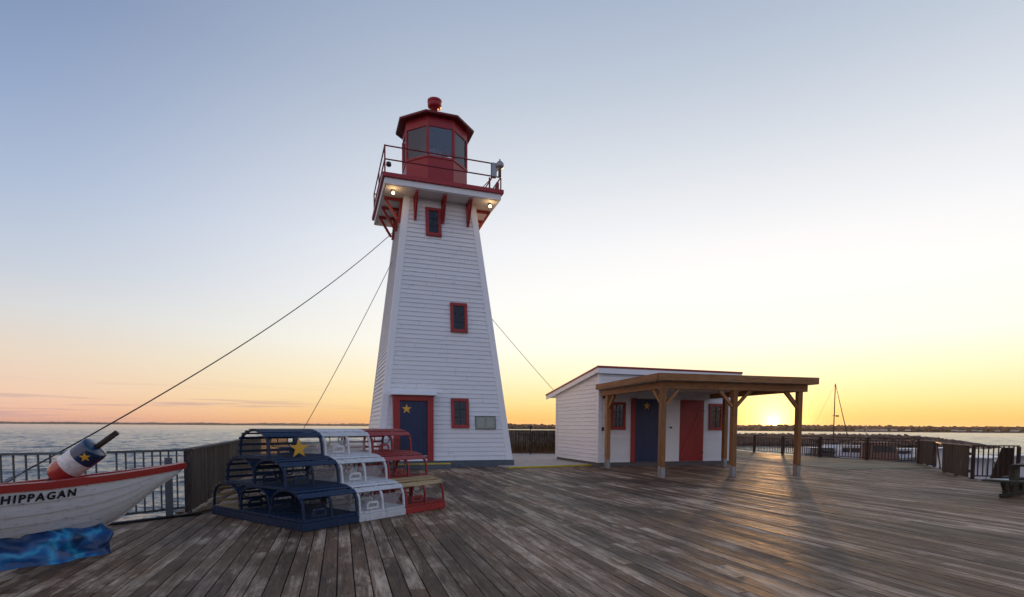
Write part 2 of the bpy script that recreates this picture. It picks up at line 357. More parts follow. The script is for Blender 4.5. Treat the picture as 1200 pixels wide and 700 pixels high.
wo = bpy.data.objects.new('water', me); C.objects.link(wo); struct(wo)

# ------------------------------------------------------------------ deck
PA = -17.4                                     # planks run along this azimuth
dk_o = (0, 0, 0); rot = -R(PA)                 # local y along the planks
cx, sx = math.cos(rot), math.sin(rot)
def to_deck(x, y): return (cx*x+sx*y, -sx*x+cx*y)
deck_poly = [(-5.5,8.98),(-5.35,8.85),(-5.85,7.95),(-6.95,7.2),(-8.6,5.4),(-9,-6),(16,-6),(13.0,6.0),(14.9,15.2),(13.62,16.05),(17.2,22.9),(16.5,25.5),(15.6,27.5),(14.9,30),(14.6,33),(14.4,42),(-15,42),(-16.7,41)]
poly_l = [to_deck(*p) for p in deck_poly]
def scan(poly, x):
    ys = []
    for i in range(len(poly)):
        (x0,y0),(x1,y1) = poly[i], poly[(i+1) % len(poly)]
        if (x0 <= x) != (x1 <= x): ys.append(y0+(y1-y0)*(x-x0)/(x1-x0))
    ys.sort(); return [(ys[i], ys[i+1]) for i in range(0, len(ys)-1, 2)]
PW = .152
def planks(poly, z0, z1, pw=PW, gap=.012, lmin=2.4, lmax=4.9):
    m = MB(); xs = [p[0] for p in poly]; x = min(xs)
    while x < max(xs):
        for (a, b) in scan(poly, x+pw/2):
            y = a; e = a+random.uniform(.6, lmax)
            while y < b:
                e2 = min(e, b)
                if e2-y > .05:
                    dz = random.uniform(-.0022, .0022); t = random.uniform(-.0012, .0012)
                    m.hexa([(x+gap/2,y+.002,z0),(x+pw-gap/2,y+.002,z0),(x+pw-gap/2,e2-.002,z0),(x+gap/2,e2-.002,z0),
                            (x+gap/2,y+.002,z1+dz-t),(x+pw-gap/2,y+.002,z1+dz+t),(x+pw-gap/2,e2-.002,z1+dz+t),(x+gap/2,e2-.002,z1+dz-t)])
                y = e2; e = y+random.uniform(lmin, lmax)
        x += pw
    return m
dkm = planks(poly_l, -.035, 0); dkm.cm = 1
xi = min(p[0] for p in poly_l)
for i in range(400):                             # dark screw heads over the joists, near part of the deck
    xx = xi+i*PW
    if xx > 10: break
    for j in range(2, 26):
        yy = j*.42+random.uniform(-.006,.006)
        if xx < -6 or not any(a+.05 < yy < b-.05 for a, b in scan(poly_l, xx+PW/2)): continue
        for o_ in (.035, PW-.035):
            cxx = xx+o_+random.uniform(-.006,.006)
            dkm.add([(cxx+.006*math.cos(t*math.pi/3), yy+.006*math.sin(t*math.pi/3), .0042) for t in range(6)], [(0,1,2,3,4,5)])
dk = dkm.build('deck', DECKM, None, loc=dk_o, rotz=rot); dk.data.materials.append(DARK); struct(dk)
m = MB(); n_ = len(poly_l)
m.add([(x, y, -.30) for x, y in poly_l]+[(x, y, -.05) for x, y in poly_l], [tuple(range(n_)), tuple(range(2*n_-1, n_-1, -1))]+[(i, i+n_, (i+1) % n_+n_, (i+1) % n_) for i in range(n_)])
struct(m.build('deck_substructure', SHEDSK, None, rotz=rot))
# pale fascia timber round the left corner, just below the rail
# mossy boards laid the other way, beyond the main deck on the right
mp_ = [(10.95,25.5),(11.5,19.15),(15.55,20.25),(17.05,22.9),(16.35,25.5),(15.45,27.5),(14.75,30),(14.45,33),(14.3,38),(9.5,38)]
a_ = R(6); c2, s2_ = math.cos(a_), math.sin(a_)
def tl(p, c, s): return (c*p[0]+s*p[1], -s*p[0]+c*p[1])
pl = [tl(p, c2, s2_) for p in mp_]
pl_sw = [(-q[1], q[0]) for q in pl]            # run planks along x
mm_ = planks([(q[1], q[0]) for q in pl], .004, .014, .15, .008, 2.5, 4.5)
mm_.v = [(v[1], v[0], v[2]) for v in mm_.v]
struct(mm_.build('mossy_deck', MOSS, None, rotz=a_))
# concrete pad behind the yellow kerb
kd = Vector((math.sin(R(62)), math.cos(R(62)), 0)); kn = Vector((-kd.y, kd.x, 0)); k0 = Vector((0, 18.72, 0))
def kp(s, t, z): p = k0+kd*s+kn*t; return (p.x, p.y, z)
m = MB()
m.hexa([kp(0,.12,.004),kp(9.5,.12,.004),kp(9.5,11.5,.004),kp(-1,11.5,.004),kp(0,.12,.052),kp(9.5,.12,.052),kp(9.5,11.5,.052),kp(-1,11.5,.052)])
struct(m.build('concrete_pad', CONC))
m = MB(); m.hexa([kp(-.1,0,.002),kp(3.55,0,.002),kp(3.55,.115,.002),kp(-.1,.115,.002),kp(-.1,0,.06),kp(3.55,0,.06),kp(3.55,.115,.06),kp(-.1,.115,.06)])
struct(m.build('yellow_kerb', YEL, bevel=.006))

# ------------------------------------------------------------------ window builder
def window(parent, M, w, h, fw=.11, deep=.06, grid=(2,3), fm=None):
    """M maps x right, y outwards from the wall, z up; origin at the centre"""
    fm = fm or RED
    f = MB(); f.M = M
    f.box(-w/2, w/2, 0, deep, h/2-fw, h/2); f.box(-w/2, w/2, 0, deep+.02, -h/2, -h/2+fw)
    f.box(-w/2, -w/2+fw, 0, deep-.002, -h/2+fw, h/2-fw); f.box(w/2-fw, w/2, 0, deep-.002, -h/2+fw, h/2-fw)
    fo = f.build('window', fm, parent, bevel=.004)
    g = MB(); g.M = M; g.box(-w/2+fw, w/2-fw, .016, .020, -h/2+fw, h/2-fw); g.build('pane', PANE, fo)
    g = MB(); g.M = M; g.box(-w/2+fw, w/2-fw, .002, .008, -h/2+fw, h/2-fw); g.build('unlit_room_panel', INNER, fo)  # added panel, its dark colour stands for the unlit room behind the pane
    g = MB(); g.M = M; iw = w-2*fw; ih = h-2*fw
    for k in range(1, grid[0]): x = -iw/2+iw*k/grid[0]; g.box(x-.011, x+.011, .020, .034, -ih/2, ih/2)
    for k in range(1, grid[1]): zz = -ih/2+ih*k/grid[1]; g.box(-iw/2, iw/2, .020, .032, zz-.011, zz+.011)
    g.build('muntin', DARK, fo)
    return fo

# ------------------------------------------------------------------ lighthouse
LH = thing('lighthouse', 'tall white clapboard lighthouse with red lantern room and red trimmed windows', 'lighthouse', (-3.046, 21.27, 0), az(71))
HB, HT, ZT = 2.412, 1.264, 9.54
def hw(z): return 2.412-.12056*z
wm = MB(); z0 = .25; e = .157; k = 0
while z0 < ZT-.01:
    z1 = min(z0+e, ZT); a = hw(z0)+.028; b = hw(z1)+.002
    q = [(-a,-a),(a,-a),(a,a),(-a,a)]; t = [(-b,-b),(b,-b),(b,b),(-b,b)]
    c_ = hw(z0)+.002
    rr = random.random()
    wm.add([(x,y,z0) for x,y in q]+[(x,y,z1) for x,y in t]+[(math.copysign(c_,x),math.copysign(c_,y),z0) for x,y in q],
           [(i,(i+1)%4,(i+1)%4+4,i+4) for i in range(4)]+[(i,i+8,(i+1)%4+8,(i+1)%4) for i in range(4)], rnd=rr)
    # hairline butt joints between boards
    z0 = z1
jm = wm; jm.cm = 1; z0 = .25
while z0 < ZT-.2:
    z1 = z0+e
    for side_ in (0, 1):
        for _ in range(1):
            u = random.uniform(-hw(z1)+.2, hw(z1)-.2); a = hw(z0)+.0284; b = hw(z1)+.0025
            if side_ == 0: p = [(u,-a,z0+.004),(u+.003,-a,z0+.004),(u+.005,-a+.01,z0+.004),(u,-a+.01,z0+.004),(u,-b,z1),(u+.005,-b,z1),(u+.005,-b+.01,z1),(u,-b+.01,z1)]
            else: p = [(-a,u,z0+.004),(-a+.01,u,z0+.004),(-a+.01,u+.005,z0+.004),(-a,u+.005,z0+.004),(-b,u,z1),(-b+.01,u,z1),(-b+.01,u+.005,z1),(-b,u+.005,z1)]
            jm.hexa(p)
    z0 = z1
wall = wm.build('wall', WHITE, LH); wall.data.materials.append(SKIRT)
for sx_, sy_ in ((-1,-1),(1,-1),(1,1),(-1,1)):
    m = MB(); w_ = .19; t_ = .036
    def P(z, dx, dy): h = hw(z); return (sx_*(h+dx), sy_*(h+dy), z)
    z0, z1 = .24, ZT
    m.hexa([P(z0,-w_,t_),P(z0,t_,t_),P(z0,t_,-.01),P(z0,-w_,-.01),P(z1,-w_,t_),P(z1,t_,t_),P(z1,t_,-.01),P(z1,-w_,-.01)])
    m.hexa([P(z0,t_,-.011),P(z0,-.01,-.011),P(z0,-.01,-w_),P(z0,t_,-w_),P(z1,t_,-.011),P(z1,-.01,-.011),P(z1,-.01,-w_),P(z1,t_,-w_)])
    m.build('corner_board', WHITE_TRIM, LH)
m = MB(); m.lathe([(2.47*2**.5, -.02), (2.452*2**.5, .245)], 4, smooth=False); m.build('foundation', SKIRT, LH)
def face_M(u, zc, out=.026):     # frame on the front battered face
    h = hw(zc)+out; tilt = math.atan(.12056)
    # x right, y outward(-local y), z up along the wall
    zx = Vector((0, math.sin(tilt), math.cos(tilt))); yo = Vector((0, -math.cos(tilt), math.sin(tilt))); xx = Vector((1,0,0))
    return Matrix(((xx.x,yo.x,zx.x,u),(xx.y,yo.y,zx.y,-h),(xx.z,yo.z,zx.z,zc),(0,0,0,1)))
for u, zc, w, h in ((.505,1.90,.64,1.05),(.555,5.31,.62,1.07),(-.28,8.69,.56,1.03)):
    window(LH, face_M(u, zc), w, h)
# door: plumb frame built out from the battered wall
m = MB(); yf = -2.47
for x0, x1 in ((-1.83,-1.62),(-.69,-.48)): m.box(x0, x1, yf, -2.06, .24, 2.30)
m.box(-1.83, -.48, yf-.004, -2.06, 2.30, 2.48)
df = m.build('door_frame', RED, LH, bevel=.006)
m = MB()
for k in range(6): m.box(-1.62+k*.155, -1.62+k*.155+.152, -2.385, -2.30, .25, 2.30)
door = m.build('door', NAVY, LH)
m = MB(); m.M = Matrix.Translation((-1.39,0,2.02)); m.prism(star(.175), -2.40, -2.386); m.build('star', GOLD, door)
m = MB(); m.tube([(-.76,-2.44,1.25),(-.84,-2.44,1.25)], .012); m.tube([(-.76,-2.38,1.25),(-.76,-2.44,1.25)], .022); m.build('door_handle', DARK, door)
m = MB(); m.hexa([(-1.92,-2.62,2.485),(-.36,-2.62,2.485),(-.36,-2.09,2.485),(-1.92,-2.09,2.485),(-1.92,-2.62,2.53),(-.36,-2.62,2.53),(-.36,-2.09,2.66),(-1.92,-2.09,2.66)])
m.build('door_hood', WHITE_TRIM, LH, bevel=.006)
# plaque
pm = face_M(1.43, 1.575)
m = MB(); m.M = pm; m.box(-.36,.36,0,.03,-.22,.22); pq = m.build('plaque', PLAQ, LH, bevel=.004)
m = MB(); m.M = pm
for sx_ in (-1, 1):
    for k in range(8):
        zz = .14-k*.04; L = random.uniform(.20,.27) if k else .16
        m.box(sx_*.17-L/2, sx_*.17+L/2, .030, .034, zz-.008, zz+.008)
m.build('plaque_lettering', PLAQ2, pq)
m = MB(); m.M = pm; m.box(-.375,.375,.0,.036,.22,.235); m.box(-.375,.375,.0,.036,-.235,-.22); m.box(-.375,-.36,.0,.036,-.219,.219); m.box(.36,.375,.0,.036,-.219,.219); m.build('plaque_frame', DARK, pq)
# gallery
m = MB(); m.box(-2.04,2.04,-2.04,2.04,9.545,9.74); m.build('gallery_floor', WHITE_TRIM, LH, bevel=.006)
m = MB(); m.box(-1.98,1.98,-1.98,1.98,9.52,9.543); m.build('soffit', SOFFIT, LH)
m = MB(); m.box(-2.12,2.12,-2.12,2.12,9.742,9.88); m.build('gallery_edge', RED_DK, LH, bevel=.008)
def bracket(ang, u):
    m = MB(); m.M = Matrix.Rotation(ang, 4, 'Z')
    zt = 9.515; zb = 8.68; ht_, hb_ = hw(zt)+.03, hw(zb)+.03; w = .045
    m.hexa([(u-w,-hb_-.09,zb),(u+w,-hb_-.09,zb),(u+w,-hb_+.0,zb),(u-w,-hb_+.0,zb),(u-w,-ht_-.09,zt),(u+w,-ht_-.09,zt),(u+w,-ht_+.0,zt),(u-w,-ht_+.0,zt)])
    m.box(u-w+.002,u+w-.002,-ht_-.66,-ht_-.092,zt-.09,zt-.001)
    m.bar((u,-hb_-.10,zb+.10),(u,-ht_-.60,zt-.10),.075,.085,up=(0,1,0))
    m.build('bracket', RED, LH, bevel=.004)
for a in (0, 90, 180, 270):
    for u in (-.93, .06, .98): bracket(R(a), u)
# lamps under the gallery
BULB = emis('lamp_glow', (1,.74,.42), 4.5)
for x, y in ((-1.72,-1.64),(1.72,-1.68)):
    m = MB(); m.lathe([(.05,9.52),(.055,9.47),(.03,9.45)], 12, Matrix.Translation((x,y,0))); m.tube([(x,y,9.46),(x,y-.05,9.42)], .03, 8)
    lf = m.build('flood_lamp', DARK, LH)
    m = MB(); m.lathe([(.01,.02),(.045,.03),(.055,.06),(.04,.10),(.02,.12)], 14, Matrix.Translation((x,y-.06,9.33)))
    m.build('bulb', BULB, lf)
    ld = bpy.data.lights.new('lamp_light', 'POINT'); ld.energy = 2.6; ld.color = (1,.62,.26); ld.shadow_soft_size = .09
    lo = bpy.data.objects.new('lamp_light', ld); C.objects.link(lo); lo.parent = lf; lo.location = (x, y-.17, 9.30)
# gallery railing
g = 2.03
corners = [(-g,-g),(g,-g),(g,g),(-g,g)]
for zz in (10.77, 10.33):
    for i in range(4):
        (x0,y0),(x1,y1) = corners[i], corners[(i+1)%4]
        m = MB(); m.tube([(x0,y0,zz),(x1,y1,zz)], .024, 8); m.build('gallery_rail', RED_ROOF, LH)
for i in range(4):
    x0, y0 = corners[i]; x1, y1 = corners[(i+1)%4]
    m = MB(); m.tube([(x0,y0,9.88),(x0,y0,10.795)], .026, 8); m.build('rail_post', RED_ROOF, LH)
    if i != 0:
        xm, ym = (x0+x1)/2, (y0+y1)/2; m = MB(); m.tube([(xm,ym,9.88),(xm,ym,10.77)], .022, 8); m.build('rail_post', RED_ROOF, LH)
# siren box and struts at the right corner, small fitting at the left
m = MB(); m.box(1.68,1.86,-2.10,-1.93,10.30,10.78); m.build('signal_box', GALV, LH, bevel=.01)
m = MB(); m.lathe([(.06,10.3),(.06,10.60),(.14,10.63),(.15,10.74),(.10,10.82),(.03,10.87),(.02,10.93)], 16, Matrix.Translation((1.97,-2.10,0))); m.build('signal_lamp', GALV, LH)
m = MB(); m.bar((1.35,-2.0,9.88),(1.72,-2.0,10.30),.03,.03); m.bar((1.62,-2.0,9.88),(1.62,-2.0,10.28),.05,.05); m.bar((1.80,-2.0,9.88),(2.0,-2.0,10.30),.035,.035); m.bar((1.9,-2.04,9.88),(1.9,-2.04,10.12),.1,.08)
m.build('signal_bracket', RED_ROOF, LH)
m = MB(); m.lathe([(.06,0),(.09,.03),(.08,.12),(.03,.15)], 12, Matrix.Translation((-1.90,-2.0,10.12))); m.build('fog_sensor', DARK, LH)
m = MB(); m.box(-1.32,-1.24,-1.02,-.94,9.88,10.42); m.build('junction_box', GALV, LH)
# lantern room
RA = 1.14/math.cos(R(22.5)); LX = .04
LM = Matrix.Translation((LX,0,0))
def octring(m, prof, smooth=False): m.lathe(prof, 8, LM, smooth)
m = MB(); octring(m, [(RA,9.88),(RA,11.06),(RA+.03,11.06),(RA+.03,11.13),(RA-.08,11.13)]); m.build('lantern_wall', RED_DK, LH)
m = MB()
pr = [(RA+.005,12.14),(RA+.005,12.50)]
for k in range(8):
    t0 = math.pi*2*(k+.5)/8; t1 = math.pi*2*(k+1.5)/8
    def q(r, t, z): return (LX+r*math.sin(t), -r*math.cos(t), z)
    m.hexa([q(RA,t0,12.16),q(RA,t1,12.16),q(RA-.10,t1,12.16),q(RA-.10,t0,12.16),q(RA,t0,12.52),q(RA,t1,12.52),q(RA-.10,t1,12.52),q(RA-.10,t0,12.52)], rnd=.5)
m.build('lantern_header', RED_DK, LH)
for k in range(8):
    t = math.pi*2*(k+.5)/8; m = MB()
    m.M = Matrix.Translation((LX+(RA-.03)*math.sin(t), -(RA-.03)*math.cos(t), 0)) @ Matrix.Rotation(t, 4, 'Z')
    m.box(-.045,.045,-.045,.045,11.13,12.16); m.build('mullion', RED_DK, LH)
    t0 = math.pi*2*k/8; ap = (RA-.035)*math.cos(R(22.5)); wd = (RA-.035)*math.sin(R(22.5))-.03
    m = MB(); m.M = Matrix.Translation((LX+ap*math.sin(t0), -ap*math.cos(t0), 0)) @ Matrix.Rotation(t0, 4, 'Z')
    m.box(-wd,wd,-.003,.003,11.13,12.16); m.build('lantern_pane', GLASS, LH)
m = MB(); octring(m, [(.01,12.50),(RA-.105,12.50),(RA-.105,12.53),(.01,12.53)]); m.build('lantern_ceiling', INNER, LH)
m = MB(); m.lathe([(.10,9.9),(.10,11.35),(.22,11.38),(.24,11.6),(.22,11.85),(.08,11.9)], 16, LM); m.build('beacon', GALV, LH)
RB = 1.38/math.cos(R(22.5))
m = MB(); octring(m, [(RA-.02,12.522),(RB,12.50),(RB+.012,12.56),(.25,13.02),(.01,13.03)]); m.build('lantern_roof', RED_ROOF, LH)
m = MB(); m.lathe([(.12,12.98),(.12,13.40),(.20,13.42),(.26,13.47),(.26,13.58),(.23,13.60),(.27,13.62),(.27,13.70),(.10,13.73)], 20, LM); m.build('ventilator', RED_DK, LH)
# step
st_ = thing('concrete_step', 'low grey concrete step with yellow edge below the blue lighthouse door', 'step', (-3.046,21.27,0), az(71))
m = MB(); m.box(-2.15,.0,-3.0,-2.49,.002,.20); m.build('slab', SKIRT, st_, bevel=.01)
m = MB(); m.box(-2.148,-.002,-3.012,-2.95,.162,.206); m.build('painted_edge', YEL, st_)

LHM = Matrix.Translation((-3.046,21.27,0)) @ Matrix.Rotation(az(71), 4, 'Z')
def wire(a, b, sag, label, r=.011):
    a = Vector(a); b = Vector(b); pts = []
    for i in range(41):
        t = i/40; p = a.lerp(b, t); p.z -= sag*4*t*(1-t); pts.append(p)
    m = MB(); m.tube(pts, r, 6); o = m.build('guy_wire', DARK, None); tag(o, label, 'wire', 'guy wires of the lighthouse')
    m = MB(); i = 37; m.tube([pts[37], pts[37].lerp(pts[38], .5), pts[38]], [.012,.03,.012], 8); m.build('turnbuckle', GALV, o)
    m = MB(); m.lathe([(.09,-.02),(.09,.012),(.03,.02),(.03,max(b.z,.05))], 10, Matrix.Translation((b.x,b.y,0))); m.build('anchor', GALV, o)
    return o
wire(LHM @ Vector((-1.50,-1.40,8.38)), (-7.05,6.62,.27), .42, 'long guy wire running down past the striped buoy to the left rail')
wire(LHM @ Vector((-1.50,.6,7.75)), (-8.3,19.7,0), .18, 'guy wire coming down behind the blue lobster traps')
wire(LHM @ Vector((1.35,1.45,7.55)), (5.5,29.5,0), .2, 'guy wire on the right side of the lighthouse ending behind the shed')

# ------------------------------------------------------------------ shed
SH = thing('shed', 'low white clapboard shed with lean roof and blue, white and red doors', 'shed', (3.13,19.79,0), az(72))
SW, SD = 5.82, 3.95
def roofz(y): return 3.44-.150*(y)      # underside of roof
wm = MB()
def clap(m, x0, x1, zt, axis, pos, sgn, ztf=None, e=.15):
    """horizontal boards on one wall; axis x: wall runs in x at y=pos"""
    z0 = .16
    while z0 < zt:
        z1 = min(z0+e, zt); a = pos+sgn*.024; b = pos+sgn*.002; xx = x1
        if ztf: xx = min(x1, ztf(z1)); 
        if xx-x0 < .05: break
        rr = random.random(); ins = pos-sgn*.05
        if axis == 'x': m.hexa([(x0,a,z0),(xx,a,z0),(xx,ins,z0),(x0,ins,z0),(x0,b,z1),(xx,b,z1),(xx,ins,z1),(x0,ins,z1)], rr)
        else: m.hexa([(a,x0,z0),(a,xx,z0),(ins,xx,z0),(ins,x0,z0),(b,x0,z1),(b,xx,z1),(ins,xx,z1),(ins,x0,z1)], rr)
        z0 = z1
clap(wm, 0, SW, 3.42, 'x', 0, -1)
clap(wm, 0, SD, 3.42, 'y', 0, -1, lambda zz: (3.46-zz)/.150)
clap(wm, 0, SD, 3.42, 'y', SW, 1, lambda zz: (3.46-zz)/.150)
clap(wm, 0, SW, 2.82, 'x', SD, 1)
# sloped top filler under the roof
wm.prism([(0,0)]*0 or [(0,.16),(.001,.16),(.001,.161)], 0, .001)
swall = wm.build('wall', WHITE, SH)
m = MB()
for x in (0, SW):
    m.add([(x,0,2.4),(x,SD,2.4),(x,SD,roofz(SD)),(x,0,roofz(0))], [(0,1,2,3)])
m.build('gable_panel', WHITE, SH)
for x, y in ((0,0),(SW,0),(0,SD),(SW,SD)):
    sx_ = -1 if x == 0 else 1; sy_ = -1 if y == 0 else 1; m = MB(); zt = roofz(y)-.03
    m.box(*sorted((x+sx_*.034, x-sx_*.10)), *sorted((y+sy_*.034, y-sy_*.01)), .155, zt); m.box(*sorted((x+sx_*.034, x-sx_*.01)), *sorted((y-sy_*.011, y-sy_*.10)), .155, zt)
    m.build('corner_board', WHITE_TRIM, SH)
m = MB(); m.box(.02,SW-.02,.02,SD-.02,0,.158); m.build('foundation', SHEDSK, SH)
def rf(y, o): return 3.44-.150*y+o
def slab(m, x0, x1, y0, y1, o0, o1): m.hexa([(x0,y0,rf(y0,o0)),(x1,y0,rf(y0,o0)),(x1,y1,rf(y1,o0)),(x0,y1,rf(y1,o0)),(x0,y0,rf(y0,o1)),(x1,y0,rf(y0,o1)),(x1,y1,rf(y1,o1)),(x0,y1,rf(y1,o1))])
m = MB(); slab(m, -.13, SW+.25, -.16, SD+.85, .0, .10); m.build('roof', WHITE_TRIM, SH)
m = MB()
slab(m, -.15, -.132, -.18, SD+.87, -.07, .10); slab(m, SW+.252, SW+.27, -.18, SD+.87, -.07, .10); m.box(-.13,SW+.25,-.18,-.162,rf(0,-.07),rf(0,.115))
m.build('fascia', WHITE_TRIM, SH)
m = MB(); slab(m, -.17, SW+.29, -.20, SD+.9, .102, .165); m.build('roof_edge', RED, SH)
window(SH, Matrix(((1,0,0,.75),(0,-1,0,-.024),(0,0,1,1.86),(0,0,0,1))), .62, 1.0, .10, .05, (3,3))
window(SH, Matrix(((1,0,0,5.02),(0,-1,0,-.024),(0,0,1,1.87),(0,0,0,1))), .62, 1.02, .10, .05, (2,4))
m = MB(); m.box(1.30,1.46,-.075,-.016,.16,2.52); m.build('door_trim', RED, SH, bevel=.004)
def batten(name, mt, x0, x1, brace=True, label=None):
    m = MB(); n = round((x1-x0)/.14); w = (x1-x0)/n
    for k in range(n): m.box(x0+k*w+.002, x0+(k+1)*w-.002, -.060, -.016, .17, 2.50)
    o = m.build(name, mt, SH)
    if label: o['label'] = label
    if brace:
        m = MB(); m.bar((x0+.06,-.068,.35),(x1-.06,-.068,2.3),.015,.10); m.box(x0+.02,x1-.02,-.076,-.061,2.28,2.40); m.box(x0+.02,x1-.02,-.076,-.061,.25,.37); m.build('door_brace', mt, o)
    return o
bdoor = batten('door', NAVY, 1.47, 2.45, False, 'navy blue plank door with a gold star')
m = MB(); m.M = Matrix.Translation((1.93,0,2.24)); m.prism(star(.15), -.076, -.061); m.build('star', GOLD, bdoor)
wdoor = batten('door', WHITE_TRIM, 2.455, 3.38, False, 'white plank door')
m = MB(); m.tube([(2.97,-.06,1.45),(2.97,-.12,1.45)], .035, 10); m.build('door_handle', DARK, wdoor)
rdoor = batten('door', RED, 3.385, 4.46, True, 'red plank door with a diagonal brace')
for dd, xh in ((bdoor, 1.50), (rdoor, 4.30)):
    for zz in (.5, 2.1):
        m = MB(); m.box(xh-.02, xh+.16, -.084, -.0765, zz-.018, zz+.018); m.build('hinge', DARK, dd)
m = MB(); m.tube([(2.40,-.062,1.35),(2.40,-.11,1.35),(2.40,-.11,1.22),(2.40,-.062,1.22)], .012, 8); m.build('door_handle', DARK, bdoor)
LAMPW = emis('small_lamp', (1,.85,.6), .6)
for x in (1.62, 4.05):
    m = MB(); m.box(x-.07,x+.07,-.10,-.018,2.53,2.62); m.build('wall_lamp', WHITE_TRIM, SH)
m = MB(); m.tube([(.13,-.02,2.58),(.13,-.16,2.58)], .035, 10); m.lathe([(.03,2.47),(.07,2.5),(.08,2.56),(.04,2.63)], 12, Matrix.Translation((.13,-.18,0))); m.build('sconce', DARK, SH)
bx('outlet_box', DARK, SH, .10, .18, -.07, -.02, 1.32, 1.45)

# ------------------------------------------------------------------ pavilion
PV = thing('timber_pavilion', 'open brown timber porch roof on posts in front of the shed doors', 'porch', (3.13,19.79,0), az(72))
posts = [(.09,-.52),(4.72,-.95),(-.12,-4.22),(2.19,-4.42),(4.42,-4.62)]
PWD = .15
for i, (x, y) in enumerate(posts):
    m = MB(); m.M = Matrix.Translation((x,y,0)); h = PWD/2; m.box(-h,h,-h,h,.012,2.56); p = m.build('post', TIMB, PV, bevel=.006)
    m = MB(); m.M = Matrix.Translation((x,y,0)); 
    m.box(-h-.008,-h-.001,-h*.8,h*.8,0,.34); m.box(h+.001,h+.008,-h*.8,h*.8,0,.34); m.box(-h-.008,h+.008,-h*.9,h*.9,0,.011); m.box(-h*.95,h*.95,-h-.006,-h-.001,0,.30)
    m.build('post_bracket', GALV, p)
def brace(x, y, dx, dy, L=.42):
    m = MB(); m.bar((x+dx*.06,y+dy*.06,2.56-L-.06),(x+dx*(L+.08),y+dy*(L+.08),2.56-.01),.085,.085); m.build('brace', TIMB, PV, bevel=.004)
brace(*posts[2], 1, -.04); brace(*posts[2], 0, 1, .38); brace(*posts[3], 1, -.09); brace(*posts[3], -1, .09); brace(*posts[4], -1, .09); brace(*posts[4], 0, 1, .38); brace(*posts[0], 0, -1, .38)
def beam(name, a, b, w, z0, z1, mt=TIMX):
    m = MB(); a = Vector((*a,(z0+z1)/2)); b = Vector((*b,(z0+z1)/2)); L = (b-a).length; d = (b-a)/L
    m.box(0, L, -w/2, w/2, -(z1-z0)/2, (z1-z0)/2); o = m.build(name, mt, PV, bevel=.006); o.location = a; o.rotation_euler[2] = math.atan2(d.y, d.x); return o
beam('beam', (-.20,-4.22), (4.66,-4.64), .15, 2.562, 2.775)
beam('beam', (.09,-.10), (-.11,-4.14), .148, 2.564, 2.75)
beam('beam', (4.74,-.10), (4.44,-4.52), .148, 2.564, 2.75)
# fascia boards and roof sheet (rim follows a slightly skewed plan)
FL, FR, BL, BR = (-.46,-4.52), (4.78,-4.98), (-.15,-.06), (4.95,-.06)
beam('fascia', FL, FR, .05, 2.778, 2.975)
beam('fascia', (FL[0]-.0,FL[1]+.03), BL, .046, 2.776, 2.972)
beam('fascia', (FR[0],FR[1]+.03), BR, .046, 2.776, 2.972)
m = MB(); m.hexa([(FL[0]+.03,FL[1]+.03,2.93),(FR[0]-.03,FR[1]+.03,2.93),(BR[0]-.03,BR[1],2.93),(BL[0]+.03,BL[1],2.93)]+[(FL[0]+.03,FL[1]+.03,2.965),(FR[0]-.03,FR[1]+.03,2.965),(BR[0]-.03,BR[1],2.965),(BL[0]+.03,BL[1],2.965)])
m.build('roof', SHEDSK, PV)
m = MB(); m.hexa([(FL[0]+.03,FL[1]+.03,2.782),(FR[0]-.03,FR[1]+.03,2.782),(BR[0]-.03,BR[1],2.782),(BL[0]+.03,BL[1],2.782)]+[(FL[0]+.03,FL[1]+.03,2.80),(FR[0]-.03,FR[1]+.03,2.80),(BR[0]-.03,BR[1],2.80),(BL[0]+.03,BL[1],2.80)])
m.build('ceiling', SOFFIT, PV)

